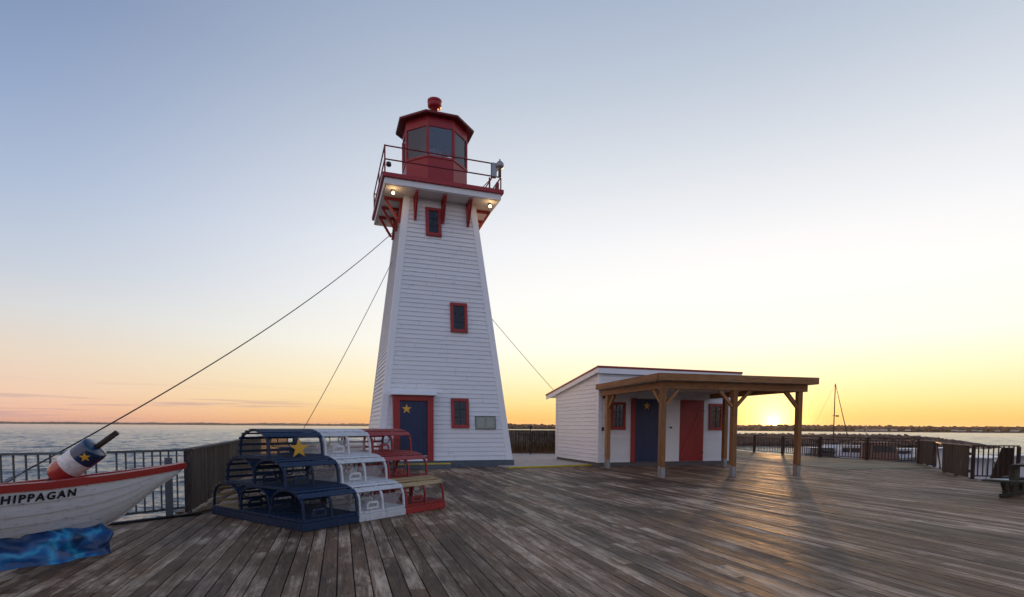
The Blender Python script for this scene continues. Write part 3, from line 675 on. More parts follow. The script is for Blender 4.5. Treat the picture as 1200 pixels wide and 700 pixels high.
# ------------------------------------------------------------------ lobster traps
TW, TD, TH = .93, .80, .42
def arch(n=14):
    pts = [(.0,.0),(.008,.10),(.016,.185)]
    for k in range(n+1):
        t = math.pi*(1-k/n); cxx = TD/2; rx = TD/2-.02; rz = .20
        x = cxx+rx*math.cos(t); zz = .20+rz*math.sin(t); pts.append((x, zz))
    pts += [(TD-.016,.185),(TD-.008,.10),(TD,.0)]
    return pts
AR = arch()
def at_arch(f):
    L = [0]
    for i in range(1, len(AR)): L.append(L[-1]+math.dist(AR[i], AR[i-1]))
    t = f*L[-1]
    for i in range(1, len(AR)):
        if L[i] >= t:
            k = (t-L[i-1])/(L[i]-L[i-1]); a, b = AR[i-1], AR[i]; return Vector((a[0]+(b[0]-a[0])*k, a[1]+(b[1]-a[1])*k)), Vector((b[0]-a[0], b[1]-a[1])).normalized()
def make_trap(colname, mt, netm, label, group):
    t = thing('lobster_trap', label, 'lobster trap', (0,0,0), 0, group)
    m = MB()
    for y in (.02, TD-.02): m.bar((0,y,.022),(TW,y,.022),.04,.044)
    for x in (.02, TW/2, TW-.02): m.bar((x,.042,.02),(x,TD-.042,.02),.04,.036)
    m.build('base_frame', mt, t, bevel=.004)
    m = MB()
    for k in range(6): y = .10+k*.12; m.box(.004,TW-.004,y-.03,y+.03,.040,.050)
    m.build('floor_slats', mt, t)
    for x in (.022, TW/2, TW-.022):
        m = MB()
        for i in range(len(AR)-1):
            a, b = AR[i], AR[i+1]; d = Vector((b[0]-a[0], b[1]-a[1])).normalized()*.006
            m.bar((x,a[0]-d.x,a[1]+.02-d.y),(x,b[0]+d.x,b[1]+.02+d.y),.034,.026,up=(1,0,0) if False else (0,0,1), rnd=.5)
        m.build('hoop', mt, t)
    m = MB()                                   # broad laths over the top, thinner ones down the back
    for f, w in ((.262,.092),(.345,.066),(.415,.064),(.482,.058),(.548,.052)):
        p, d = at_arch(f); nrm = Vector((-d.y, d.x)); c_ = Vector((0, p.x, p.y+.02))+Vector((0,nrm.x,nrm.y))*.021
        j = random.uniform(-.008,.008)
        u = Vector((0,d.x,d.y))*w/2; v = Vector((0,nrm.x,nrm.y))*.006; x0 = Vector((-.012+j,0,0)); x1 = Vector((TW+.012+j,0,0))
        m.hexa([x0+c_-u-v, x1+c_-u-v, x1+c_+u-v, x0+c_+u-v, x0+c_-u+v, x1+c_-u+v, x1+c_+u+v, x0+c_+u+v])
    m.build('top_laths', mt, t)
    m = MB()
    for f in (.64,.715,.79,.865,.94):
        p, d = at_arch(f); nrm = Vector((-d.y, d.x)); c_ = Vector((0, p.x, p.y+.02))+Vector((0,nrm.x,nrm.y))*.018
        u = Vector((0,d.x,d.y))*.019; v = Vector((0,nrm.x,nrm.y))*.005; x0 = Vector((-.008,0,0)); x1 = Vector((TW+.008,0,0))
        m.hexa([x0+c_-u-v, x1+c_-u-v, x1+c_+u-v, x0+c_+u-v, x0+c_-u+v, x1+c_-u+v, x1+c_+u+v, x0+c_+u+v])
    m.build('back_laths', mt, t)
    m = MB(); L = TW                            # diamond netting on the front opening
    for k in range(-12, 36):
        for s_ in (1, -1):
            x0 = k*.040; h0, h1 = .05, .27; x1 = x0+(h1-h0)*s_*.9
            if min(x0,x1) < .03 or max(x0,x1) > L-.03: continue
            m.bar((x0,.004,h0),(x1,.018,h1),.004,.004)
    m.build('netting', netm, t)
    m = MB(); bx0, bz0 = .14, .06              # escape vent plate with a slot
    m.box(bx0,bx0+.24,-.012,-.004,bz0,bz0+.035); m.box(bx0+.02,bx0+.22,-.012,-.004,bz0+.085,bz0+.12); m.box(bx0,bx0+.045,-.012,-.004,bz0+.036,bz0+.095); m.box(bx0+.195,bx0+.24,-.012,-.004,bz0+.036,bz0+.095)
    m.build('escape_vent', mt, t, bevel=.004)
    for x, y in ((.34,.40),(.60,.34)):
        m = MB(); m.M = Matrix.Translation((x,y,.25)) @ Matrix.Rotation(R(18 if x < .5 else -15), 4, 'Z')
        m.tube([(.075*math.cos(2*math.pi*k/18),0,.075*math.sin(2*math.pi*k/18)) for k in range(18)], .008, 6, True); m.build('entrance_ring', DARK, t)
    return t
G0 = Vector((-2.82,7.33,0)); ga = az(35.5)
gx = Vector((math.cos(ga), math.sin(ga), 0)); gy = Vector((-math.sin(ga), math.cos(ga), 0))
LAY = ('bottom', 'middle', 'top'); ROW = {(0,0):'front row',(0,1):'middle row',(0,2):'back row',(1,0):'front row',(1,1):'back row',(2,0):''}
BH = .112
for ci, (cn, mt, nm_) in enumerate((('blue',T_BLUE,NET_D),('white',T_WHITE,NET_W),('red',T_RED,NET_D))):
    grp = 'stacked '+cn+' lobster traps'
    proto = make_trap(cn, mt, nm_, 'x', grp); first = True; nat_laths = None
    for L in range(3):
        for r_ in range(3-L):
            t = proto if first else copy_tree(proto); first = False
            p = G0+gx*(.012+ci*.945+random.uniform(-.004,.004))+gy*(.03+L*.41+r_*.82)
            t.location = (p.x, p.y, BH+L*.417); t.rotation_euler[2] = ga+R(random.uniform(-.7,.7))
            if L == 2: lab = cn+' lobster trap alone on the top layer of the stack'
            else: lab = '%s lobster trap in the %s layer of the stack, %s' % (cn, LAY[L], ROW[(L,r_)])
            if cn == 'red' and (L, r_) == (0, 0):
                lab = 'red lobster trap with bare yellow top laths, bottom layer at the front'
                for ch in [x for x in bpy.data.objects if x.parent == t]:
                    if ch.name.startswith('top_laths'): nat_laths = ch
            if cn == 'blue' and (L, r_) == (0, 2):
                lab = 'blue lobster trap with bare wooden floor laths, bottom layer at the back'
                for ch in [x for x in bpy.data.objects if x.parent == t]:
                    if ch.name.startswith(('floor_slats','back_laths')): ch.data = ch.data.copy(); ch.data.materials[0] = NAT
            t['label'] = lab
    if nat_laths: nat_laths.data = nat_laths.data.copy(); nat_laths.data.materials[0] = NAT; nat_laths['label'] = 'bare yellow wooden laths'
    # painted timber base under each colour
    b = thing('trap_base', 'low %s painted timber base under the %s lobster traps' % (cn, cn), 'timber base', (G0+gx*ci*.945), ga)
    b.location.z = 0
    W_ = .938
    for yy in (0, 2.47): bx('long_board', mt, b, 0,W_,yy,yy+.04,.003,BH-.002, bevel=.005)
    for xx in (.001, W_-.041): bx('side_board', mt, b, xx,xx+.04,.041,2.469,.003,BH-.004, bevel=.005)
pst = G0+gx*.47+gy*.80
m = MB(); m.prism(star(.15,.42), -.02, .0); o = m.build('gold_star', GOLD, bevel=.002); o.location = (pst.x, pst.y, 1.10); o.rotation_euler[2] = ga-R(4)
tag(o, 'flat gold five pointed star fixed to the top blue lobster trap', 'star')

# ------------------------------------------------------------------ boat
TIP = Vector((-4.33,7.2,.0)); bd_ = Vector((-math.sin(R(33)), -math.cos(R(33)), 0)); nd = Vector((math.cos(R(33)), -math.sin(R(33)), 0))
BT = thing('wooden_boat', 'white planked fishing boat bow with red gunwale and black lettering', 'boat', tuple(TIP), 0)
def lerp_tab(tab, s):
    for i in range(1, len(tab)):
        if s <= tab[i][0]:
            a, b = tab[i-1], tab[i]; k = (s-a[0])/(b[0]-a[0]); k2 = k
            return a[1]+(b[1]-a[1])*k2
    return tab[-1][1]
def smooth_tab(tab, s, h=.12): return (lerp_tab(tab, max(s-h, tab[0][0]))+2*lerp_tab(tab, s)+lerp_tab(tab, s+h))/4
HBT = [(0,0.012),(.2,.13),(.5,.29),(1,.48),(1.6,.61),(2.2,.68),(3,.73),(4.5,.72),(6,.6)]
GZT = [(0,.925),(.3,.893),(.6,.862),(1,.828),(1.6,.79),(2.2,.782),(3,.785),(6,.85)]
KZT = [(0,.88),(.12,.80),(.35,.66),(.75,.34),(1.15,.14),(1.7,.07),(6,.06)]
def hull(s, t, side_, off=0.0):
    """t 0 gunwale .. 1 keel"""
    hb = smooth_tab(HBT, s, .08) if s > .1 else lerp_tab(HBT, s); gz = lerp_tab(GZT, s); kz = lerp_tab(KZT, s)
    w = hb*(1-t**1.9)**.62 if t < 1 else 0
    w = max(w, .012)+off; zz = gz+(kz-gz)*t
    heel = .13*side_*w if side_ > 0 else -.10*w
    return bd_*s+nd*(side_*w)+Vector((0,0,zz+heel*.6))
ss = [0,.05,.12,.2,.3,.4,.5,.65,.8,1,1.2,1.4,1.6,1.8,2,2.3,2.6,3,3.5,4,4.5,5,5.5]
strakes = [0,.25,.42,.56,.70,.84,1.0]
hm = MB()
for side_ in (1, -1):
    for i in range(len(strakes)-1):
        for j in range(4):
            t0 = strakes[i]+(strakes[i+1]-strakes[i])*j/4; t1 = strakes[i]+(strakes[i+1]-strakes[i])*(j+1)/4
            o0, o1 = .024*j/4, .024*(j+1)/4
            vs = []; fs = []
            for s in ss: vs += [hull(s,t0,side_,o0), hull(s,t1,side_,o1)]
            for k in range(len(ss)-1): fs.append((2*k,2*k+1,2*k+3,2*k+2))
            hm.add(vs, fs, False, .2+.13*i)
        t1 = strakes[i+1]; vs = []; fs = []           # lip under each strake
        for s in ss: vs += [hull(s,t1,side_,.024), hull(s,t1,side_,0)]
        for k in range(len(ss)-1): fs.append((2*k,2*k+1,2*k+3,2*k+2))
        hm.add(vs, fs, False, .2)
hm.add([hull(5.5,t/12,1) for t in range(13)]+[hull(5.5,1-t/12,-1) for t in range(13)], [tuple(range(26))])
BOATW = painted('boat_white', (.52,.53,.56), .5, .10, (.26,.27,.29), .22, 5, .25, stretch=(1,1,3))
hull_o = hm.build('hull', BOATW, BT)
m = MB()
for side_ in (1, -1):
    inn = []; 
    for s in ss:
        p = hull(s,0,side_); inn.append(p)
    for k in range(len(ss)-1):
        a, b = inn[k], inn[k+1]; w = .075
        m.add([a+nd*side_*.03+Vector((0,0,-.055)), a+nd*side_*.035+Vector((0,0,.02)), a-nd*side_*w+Vector((0,0,.024)), a-nd*side_*w+Vector((0,0,-.03)),
               b+nd*side_*.03+Vector((0,0,-.055)), b+nd*side_*.035+Vector((0,0,.02)), b-nd*side_*w+Vector((0,0,.024)), b-nd*side_*w+Vector((0,0,-.03))],
              [(0,1,5,4),(1,2,6,5),(2,3,7,6),(3,0,4,7)]+([(0,3,2,1)] if k == 0 else [])+([(4,5,6,7)] if k == len(ss)-2 else []), False, .5)
gw = m.build('gunwale', RED, BT)
m = MB(); m.tube([bd_*s+Vector((0,0,lerp_tab(KZT,s)-.005 if s else .90)) for s in (0,.12,.35,.55,.75,1.15,1.7,3,5.4)], [.022]*9, 8); m.build('stem', BOATW, BT)
m = MB(); vs = []; fs = []                     # foredeck / inner floor
for s in ss[1:]: vs += [hull(s,.02,1,-.03)+Vector((0,0,-.04)), hull(s,.02,-1,-.03)+Vector((0,0,-.04))]
for k in range(len(ss)-2): fs.append((2*k,2*k+1,2*k+3,2*k+2))
m.add(vs, fs); m.build('foredeck', RED, BT)
# lettering follows the top strake
def lettering(txt, s_end, size, t_mid):
    cu = bpy.data.curves.new('lettering', 'FONT'); cu.body = txt; cu.size = size; cu.space_character = 1.28; cu.shear = .12; cu.offset = .0035; cu.resolution_u = 3
    to = bpy.data.objects.new('tmp', cu); C.objects.link(to); bpy.context.view_layer.update()
    me = bpy.data.meshes.new_from_object(to.evaluated_get(bpy.context.evaluated_depsgraph_get()))
    bpy.data.objects.remove(to)
    w = max(v.co.x for v in me.vertices)
    vs = []
    for v in me.vertices:
        s = s_end+(w-v.co.x); p0 = hull(s, t_mid, 1, .012); gz = hull(s, 0, 1)
        hh = v.co.y
        p1 = hull(s, max(t_mid-hh/.72, .03), 1, .026)
        vs.append(p1)
    fs = [tuple(p.vertices) for p in me.polygons]
    m = MB(); m.add(vs, fs); o = m.build('lettering', BLACK, BT); 
    sd = o.modifiers.new('thick', 'SOLIDIFY'); sd.thickness = .003; sd.offset = 0
    bpy.data.meshes.remove(me); return o
lettering('SHIPPAGAN', 1.37, .108, .225)

# striped buoy on its pole, propped in the boat
ba = Vector((.79,.10,.605)).normalized(); bc = Vector((-4.80,6.0,1.03))
q = ba.to_track_quat('Z', 'X').to_matrix().to_4x4(); BM = Matrix.Translation(bc) @ q @ Matrix.Scale(1.07, 4)
BU = thing('lobster_buoy', 'red, white and blue buoy with gold star on a slanting pole', 'buoy'); BU.matrix_world = BM
def buoy_mat():
    m, n, l = mat('buoy_stripes'); b = n['Principled BSDF']; t = n.new('ShaderNodeTexCoord'); s = n.new('ShaderNodeSeparateXYZ'); l.new(t.outputs['Object'], s.inputs[0])
    ns = n.new('ShaderNodeTexNoise'); ns.inputs['Scale'].default_value = 9; l.new(t.outputs['Object'], ns.inputs[0])
    k = n.new('ShaderNodeMath'); k.operation = 'MULTIPLY_ADD'; l.new(ns.outputs[0], k.inputs[0]); k.inputs[1].default_value = .012; l.new(s.outputs['Z'], k.inputs[2])
    mr = n.new('ShaderNodeMapRange'); l.new(k.outputs[0], mr.inputs[0]); mr.inputs[1].default_value = -.3; mr.inputs[2].default_value = .3
    r = n.new('ShaderNodeValToRGB'); cr = r.color_ramp; cr.interpolation = 'CONSTANT'
    cr.elements[0].position = 0; cr.elements[0].color = (.34,.03,.025,1); cr.elements[1].position = .365; cr.elements[1].color = (.62,.62,.60,1)
    e_ = cr.elements.new(.625); e_.color = (.004,.028,.080,1)
    l.new(mr.outputs[0], r.inputs[0]); 
    n3 = n.new('ShaderNodeTexNoise'); n3.inputs['Scale'].default_value = 25; n3.inputs['Detail'].default_value = 8; l.new(t.outputs['Object'], n3.inputs[0])
    m3 = n.new('ShaderNodeMapRange'); l.new(n3.outputs[0], m3.inputs[0]); m3.inputs[1].default_value = .3; m3.inputs[2].default_value = .7; m3.inputs[3].default_value = .75; m3.inputs[4].default_value = 1.15
    sc = n.new('ShaderNodeVectorMath'); sc.operation = 'SCALE'; l.new(r.outputs[0], sc.inputs[0]); l.new(m3.outputs[0], sc.inputs['Scale'])
    l.new(sc.outputs[0], b.inputs['Base Color']); b.inputs['Roughness'].default_value = .22; b.inputs['Coat Weight'].default_value = .4; b.inputs['Coat Roughness'].default_value = .1
    return m
prof = [(.03,-.275),(.075,-.262),(.105,-.235),(.122,-.19),(.128,-.14),(.129,.0),(.129,.215),(.124,.238),(.108,.252),(.03,.258)]
m = MB(); m.lathe(prof, 32); m.build('buoy_body', buoy_mat(), BU)
m = MB(); m.lathe([(.027,-.48),(.027,-.2),(.029,.3),(.029,.50)], 10); m.build('pole', POLE, BU)
# star painted on the side that faces the deck
iv = BM.inverted().to_3x3(); toc = iv @ (Vector((0,0,1.45))-bc); th = math.atan2(toc.y, toc.x)+R(6)
stv = []; 
up_l = iv @ Vector((0,0,1)); 
for (a_x, a_z) in star(.052, .42): stv.append((a_x, a_z))
rim = []
rt = Vector((-math.sin(th), math.cos(th), 0)); 
ct = Vector((math.cos(th), math.sin(th), 0))
rot_s = math.atan2(up_l.dot(rt), up_l.z)
cz = .155
for lay, rr_ in ((0,.1285),(1,.1325)):
    for (a_x, a_z) in stv:
        x = a_x*math.cos(rot_s)+a_z*math.sin(rot_s); zz = -a_x*math.sin(rot_s)+a_z*math.cos(rot_s)
        t_ = th+x/.129; rim.append((rr_*math.cos(t_), rr_*math.sin(t_), cz+zz))
c0 = (.1285*math.cos(th), .1285*math.sin(th), cz); c1 = (.1325*math.cos(th), .1325*math.sin(th), cz)
m = MB(); m.add(rim+[c0,c1], [(20,i,(i+1)%10) for i in range(10)]+[(21,(i+1)%10+10,i+10) for i in range(10)]+[(i,i+10,(i+1)%10+10,(i+1)%10) for i in range(10)]); m.build('star', GOLD, BU)

# painted plaster wave around the boat's foot
wv = MB(); NS, NT = 70, 18; vs = []
def wtop(s): return .36-.05*math.cos((s-1.0)*3.1)+.025*math.sin(s*9)
for side_ in (1, -1):
    grid = []
    for i in range(NS+1):
        s = 1.02+3.4*i/NS; row = []
        e_ = min(1, (s-.98)/.10)
        for j in range(NT+1):
            t = j/NT; top = wtop(s)
            base = .50+.05*math.sin(s*5)+.0*t
            prof_w = base - .10*t - .12*max(0, t-.75)*4*.6
            zz = top*t
            d = .085*(noise.noise(Vector((s*4.2, zz*7, 3.1+side_)))+.5*noise.noise(Vector((s*9, zz*15, 1.7))))
            edge = (1-.10*(1-e_))
            row.append(bd_*(s+.04*math.sin(t*7)*(1 if i < 3 else 0))+nd*side_*(prof_w+d)*edge+Vector((0,0,zz+d*.5*t)))
        row.append(bd_*s+nd*side_*.02+Vector((0,0,wtop(s)*.92)))
        grid.append(row)
    n2 = NT+2; v_ = [p for r_ in grid for p in r_]; f_ = []
    for i in range(NS):
        for j in range(n2-1): a = i*n2+j; f_.append((a,a+1,a+n2+1,a+n2))
    f_.append(tuple(range(n2)))
    v_.append(bd_*1.02+Vector((0,0,0))); k_ = len(v_)-1
    f_[-1] = tuple([k_]+list(range(n2)))
    wv.add(v_, f_, True, .5)
o = wv.build('wave_base', WAVE, None); o.location = tuple(TIP)
tag(o, 'blue sculpted wave stand painted with pale swirls under the boat', 'boat stand')

# ------------------------------------------------------------------ railings and fences
def rail_run(pts, label, group=None, top=1.03, spacing=.125, post_h=None, thick=.05, bal=.009, lower=.09, second=False, mt=None, postw=.06, name='metal_railing', posts_at=None):
    mt = mt or STEEL
    t = thing(name, label, 'railing', (pts[0][0],pts[0][1],0), 0, group); o0 = Vector((pts[0][0],pts[0][1],0))
    P_ = [Vector((p[0],p[1],0))-o0 for p in pts]
    for i in range(len(P_)-1):
        a, b = P_[i], P_[i+1]; L = (b-a).length; d = (b-a)/L
        m = MB(); m.bar(a+Vector((0,0,top)), b+Vector((0,0,top)), thick, .035); m.build('top_rail', mt, t)
        m = MB(); m.bar(a+Vector((0,0,lower)), b+Vector((0,0,lower)), .035, .035); 
        if second: m.bar(a+Vector((0,0,top-.13)), b+Vector((0,0,top-.13)), .03, .03)
        br = m.build('lower_rail', mt, t)
        n = max(2, round(L/spacing)); ztop = top-.018 if not second else top-.145
        for k in range(1, n):
            p = a+d*L*k/n; m = MB(); m.box(p.x-bal,p.x+bal,p.y-bal,p.y+bal,lower+.018,ztop); m.build('baluster', mt, br)
    for i, p in enumerate(P_):
        if posts_at and i not in posts_at: continue
        m = MB(); m.M = Matrix.Translation(p); h = postw/2; m.box(-h,h,-h,h,0,(post_h or top-.02)); m.box(-h*2,h*2,-h*2,h*2,0,.012); m.build('post', mt, t)
    return t
rail_run([(-5.36,8.92),(-5.93,7.98),(-6.95,7.22),(-8.55,5.5)], 'low grey metal railing with thin balusters behind the white boat', posts_at=[9])
m_p = [c for c in bpy.data.objects if c.name == 'metal_railing'][0]
m = MB(); m.box(-.05,.05,-.04,.04,-.02,.93); o = m.build('post', STEEL, m_p); o.location = (.05,-.50,0); o.rotation_euler[2] = .5

def board_fence(p0, p1, label, mt, h=1.04, bw=.145, group=None, cap=True, h1=None, z0=.04, capm=None, nofirst=False):
    p0 = Vector((*p0,0)); p1 = Vector((*p1,0)); L = (p1-p0).length; d = (p1-p0)/L; h1 = h if h1 is None else h1
    t = thing('board_fence', label, 'fence', tuple(p0), math.atan2(d.y, d.x), group)
    n = max(1, round(L/1.3)); 
    for k in range(n):
        a, b = L*k/n, L*(k+1)/n; m = MB(); x = a+.004; pr_ = random.random()
        while x < b-.02:
            x2 = min(x+bw, b); dy = random.uniform(0,.006)
            hh = h+(h1-h)*(x/L); m.box(x+.002,x2-.002,-.02-dy,0-dy,z0,hh-.03, rnd=min(1,max(0,pr_*.75+random.random()*.25))); x = x2
        m.build('board_panel', mt, t)
        m = MB(); m.box(a-.045+(.05 if k == 0 else 0),a+.045+(.05 if k == 0 else 0),.002,.09,0,h-.035); m.build('post', mt, t)
    if not nofirst: m = MB(); m.box(L-.09,L,.002,.09,0,h1-.035); m.build('post', mt, t)
    m = MB(); m.box(0,L,.002,.04,.18,.26); m.box(0,L,.002,.04,h-.30,h-.22); m.build('cross_rail', mt, t)
    if cap:
        m = MB(); m.hexa([(-.01,-.05,h-.03),(L+.01,-.05,h1-.03),(L+.01,.11,h1-.03),(-.01,.11,h-.03),(-.01,-.05,h),(L+.01,-.05,h1),(L+.01,.11,h1),(-.01,.11,h)]); m.build('cap_rail', capm or mt, t, bevel=.004)
    return t
board_fence((-5.29,8.95), (-13.4,32.6), 'long weathered grey board fence receding along the left edge behind the traps', FENCEM, 1.05)
bf = board_fence((-3.6,29.3), (9.0,29.8), 'dark weathered board fence across the back between lighthouse and shed', FENCEM, 1.26, .12)
m = MB(); m.box(1.0,11.5,-.10,-.03,.05,.72)
# lower grey timber bollards row at the foot of that fence (dry reeds in front)
rd = MB()
for k in range(900):
    x = random.uniform(2.2, 7.2); y = random.uniform(-1.0,-.12); hgt = random.uniform(.25,.78); lean = random.uniform(-.12,.12); w = random.uniform(.006,.014)
    rd.add([(x-w,y,0),(x+w,y,0),(x+lean+w*.3,y+random.uniform(-.08,.08),hgt),(x+lean-w*.3,y,hgt)], [(0,1,2,3)])
REED = painted('dry_reed', (.16,.10,.05), .9, .4, None, 0, 3, 0)
o = rd.build('dry_reeds', REED, None); o.location = (-3.6,29.3,.05); tag(o, 'dry brown reeds along the foot of the back fence', 'reeds', kind='stuff')
lp = thing('post_lamp', 'small dark post lamp with flat cap by the back fence', 'lamp', (.93,27.2,0))
m = MB(); m.tube([(0,0,.05),(0,0,1.32)], .03, 8); m.build('pole', DARK, lp)
m = MB(); m.lathe([(.05,1.32),(.06,1.42),(.07,1.43)], 12); m.build('lamp_housing', DARK, lp)
m = MB(); m.lathe([(.14,1.43),(.15,1.45),(.06,1.50),(.01,1.52)], 14); m.build('cap', DARK, lp)

rail_run([(14.25,38.2),(14.35,35.4),(14.5,32.7),(14.92,30.1),(15.55,27.55),(16.45,25.3),(17.12,22.95)],
         'long brown railing of thin balusters along the far right edge', top=1.03, spacing=.15, thick=.09, bal=.014, second=True, postw=.11, lower=.10, mt=FENCEB)
board_fence((17.08,22.86), (16.22,20.98), 'short brown board fence panel beyond the gap, nearer the far railing', FENCEB, 1.0, .14, capm=CAPM)
board_fence((14.62,18.5), (13.5,16.1), 'brown board fence panel with orange lit cap, nearer the picnic table', FENCEB, .99, .14, capm=CAPM, nofirst=True)
g_ = thing('gap_brace', 'dark slanting timber brace closing the gap between two brown fence panels', 'brace', (16.2,20.9,0))
m = MB(); m.bar((-.30,-.45,.92),(-.95,-1.5,.05),.05,.05); m.build('strut', FENCEB, g_)
m = MB(); m.bar((0,-.03,.97),(-1.52,-2.3,.97),.08,.04); m.build('top_bar', CAPM, g_)
rail_run([(13.55,16.02),(14.72,15.85)], 'short brown railing with open balusters next to the picnic table', top=.98, spacing=.125, bal=.012, postw=.07, mt=FENCEB, thick=.06)
rail_run([(14.95,15.75),(16.6,15.2)], 'brown railing stub at the right edge beyond the picnic table', top=.95, spacing=.125, bal=.012, postw=.09, mt=FENCEB, thick=.06)
lb = thing('leaning_boards', 'brown boards leaning behind the open railing near the picnic table', 'boards', (14.2,16.15,0))
m = MB()
for k in range(5): m.hexa([(.02+k*.12,.02,0),(.13+k*.12,.02,0),(.13+k*.12,.05,0),(.02+k*.12,.05,0),(.22+k*.07,-.10,.93-.01*k),(.30+k*.07,-.10,.93-.01*k),(.30+k*.07,-.07,.93),(.22+k*.07,-.07,.93)])
m.build('board', FENCEB, lb)
m = MB(); m.tube([(-5.2+.0,8.75,.03),(-5.0,8.55,.035),(-5.05,9.2,.03),(-5.35,9.9,.035),(-5.6,10.6,.03),(-6.0,11.8,.03)], .022, 8); 
o = m.build('cable', RUST); tag(o, 'loose dark cable lying at the foot of the left board fence', 'cable')
m = MB(); m.tube([(-5.0,8.72,.022),(-5.4,8.2,.02),(-5.7,7.75,.022),(-6.2,7.45,.02)], .02, 8); o = m.build('cable', BLACK); tag(o, 'thin black cable lying under the left metal railing', 'cable')

# ------------------------------------------------------------------ picnic table
PT = thing('picnic_table', 'dark grey green wooden picnic table at the right edge of the deck', 'table', (10.18,11.8,0), az(146))
def tp(name, *a, bevel=.006, mt=TBL): return bx(name, mt, PT, *a, bevel=bevel)
# local x along the table towards the camera, y across to the right
m = MB(); m.box(0,1.8,0,.135,.335,.375); m.box(0,1.8,.142,.28,.335,.375); m.build('seat', TBL, PT, bevel=.006)
m = MB(); m.box(0,1.8,1.32,1.455,.335,.375); m.box(0,1.8,1.462,1.60,.335,.375); m.build('seat', TBL, PT, bevel=.006)
m = MB()
for k in range(5): m.box(.36,1.78,.43+k*.152,.43+k*.152+.145,.665,.705)
m.build('tabletop', TBL, PT, bevel=.006)
for x in (.30, 1.45):
    m = MB(); m.box(x,x+.09,.02,1.58,.01,.09); m.build('skid', TBL, PT, bevel=.006)
    m = MB(); m.bar((x+.045,.30,.09),(x+.045,.06,.335),.07,.08,up=(0,1,0)); m.bar((x+.045,.20,.09),(x+.045,.36,.335),.07,.08,up=(0,1,0)); m.build('leg', TBL, PT)
    m = MB(); m.bar((x+.045,1.30,.09),(x+.045,1.54,.335),.07,.08,up=(0,1,0)); m.bar((x+.045,1.40,.09),(x+.045,1.24,.335),.07,.08,up=(0,1,0)); m.build('leg', TBL, PT)
    m = MB(); m.box(x,x+.09,.62,.98,.09,.66); m.build('pedestal', TBL, PT, bevel=.006)
    m = MB(); m.box(x+.1,x+.15,.02,1.58,.27,.333); m.build('cross_member', TBL, PT)

# ------------------------------------------------------------------ breakwater
ROCK = painted('rock', (.12,.085,.065), .9, .5, None, 0, .4, .6)
rk = MB(); random.seed(5)
base_ico = []
import bmesh as _bm
b_ = _bm.new(); _bm.ops.create_icosphere(b_, subdivisions=1, radius=1); icv = [v.co.copy() for v in b_.verts]; icf = [[v.index for v in f.verts] for f in b_.faces]; b_.free()
for k in range(4200):
    s = random.random()**.8; x = 30+66*s; tp_ = min(1, (97-x)/16); tp_ = max(tp_, .03)**.6
    yo = random.uniform(-5,5); hgt = (2.75*tp_)*(1-abs(yo)/6.0); zz = WL-.2+hgt*random.uniform(.80,.93); r = random.uniform(.16,.38)
    sc = Vector((random.uniform(.8,1.4), random.uniform(.8,1.2), random.uniform(.5,.85)))*r
    Mx = Matrix.Rotation(random.uniform(0,6.3), 3, 'Z') @ Matrix.Rotation(random.uniform(-.5,.5), 3, 'X')
    rk.add([Mx @ Vector((v.x*sc.x*random.uniform(.8,1.15), v.y*sc.y*random.uniform(.8,1.15), v.z*sc.z))+Vector((x, 117+yo-.12*(x-50), zz)) for v in icv], icf)
rk.prism([(28,-3),(28,.15),(80,.15),(92,-.9),(98,-2.4),(98,-3)], 113, 119)
o = rk.build('breakwater_rocks', ROCK); tag(o, 'long low breakwater of dark rocks across the harbour', 'breakwater', kind='stuff')

# ------------------------------------------------------------------ far shores
LANDM = painted('far_land', (.030,.024,.020), .95, .3, None, 0, .02, 0)
TREEM = painted('far_trees', (.042,.028,.018), .95, .5, None, 0, .05, 0)
def shore(name, x0, x1, yf, depth, hmin, hmax, step, seed, tree=True):
    m = MB(); random.seed(seed); n = int((x1-x0)/step)
    vs = []; fs = []
    for i in range(n+1):
        x = x0+(x1-x0)*i/n; y = yf(x); vs += [(x,y,WL-1),(x,y+2,WL+.9),(x,y+depth,WL+2.6),(x,y+depth+30,WL-1)]
    for i in range(n):
        for j in range(3): fs.append((i*4+j,i*4+j+1,(i+1)*4+j+1,(i+1)*4+j))
    m.add(vs, fs); struct(m.build(name, LANDM))
    if not tree: return
    t = MB()
    for row in range(4):
        x = x0
        while x < x1:
            y = yf(x)+5+row*depth*.26; w = random.uniform(step*.5, step*1.3)
            hh = (hmin+(hmax-hmin)*(.5+.9*noise.noise(Vector((x*.0035, row*.4, seed)))+.25*noise.noise(Vector((x*.03, row, seed)))))*random.uniform(.8,1.15)
            hh = max(hh, hmin*.6); zb = WL+.8+row*.4
            c = Vector((x, y+random.uniform(-3,3), zb))
            k = 7; ring = []
            for lv, (rf_, hf) in enumerate(((.75,0),(1.0,.35),(.8,.7),(.3,.95))):
                for q_ in range(k):
                    tt = 2*math.pi*q_/k; ring.append(c+Vector((w*rf_*math.cos(tt)*random.uniform(.8,1.2), w*rf_*math.sin(tt)*.8, hh*hf*random.uniform(.92,1.08))))
            ring.append(c+Vector((0,0,hh)))
            fc = [(l_*k+q_, l_*k+(q_+1)%k, (l_+1)*k+(q_+1)%k, (l_+1)*k+q_) for l_ in range(3) for q_ in range(k)]+[(3*k+q_, 3*k+(q_+1)%k, 4*k) for q_ in range(k)]
            t.add(ring, fc); x += w*1.05
    return t
def yr(x): return 830-.16*x+25*math.sin(x/120)
t = shore('far_shore', -20, 1150, yr, 60, 4.0, 7.5, 5.0, 7)
tag(t.build('far_woods', TREEM), 'low dark band of woods on the far shore to the right', 'woods', kind='stuff')
def yl(x): return 3600+80*math.sin(x/500)
t = shore('distant_shore', -5200, 60, yl, 200, 8, 15, 24, 3)
tag(t.build('distant_woods', TREEM), 'thin dark line of woods on the horizon to the left', 'woods', kind='stuff')
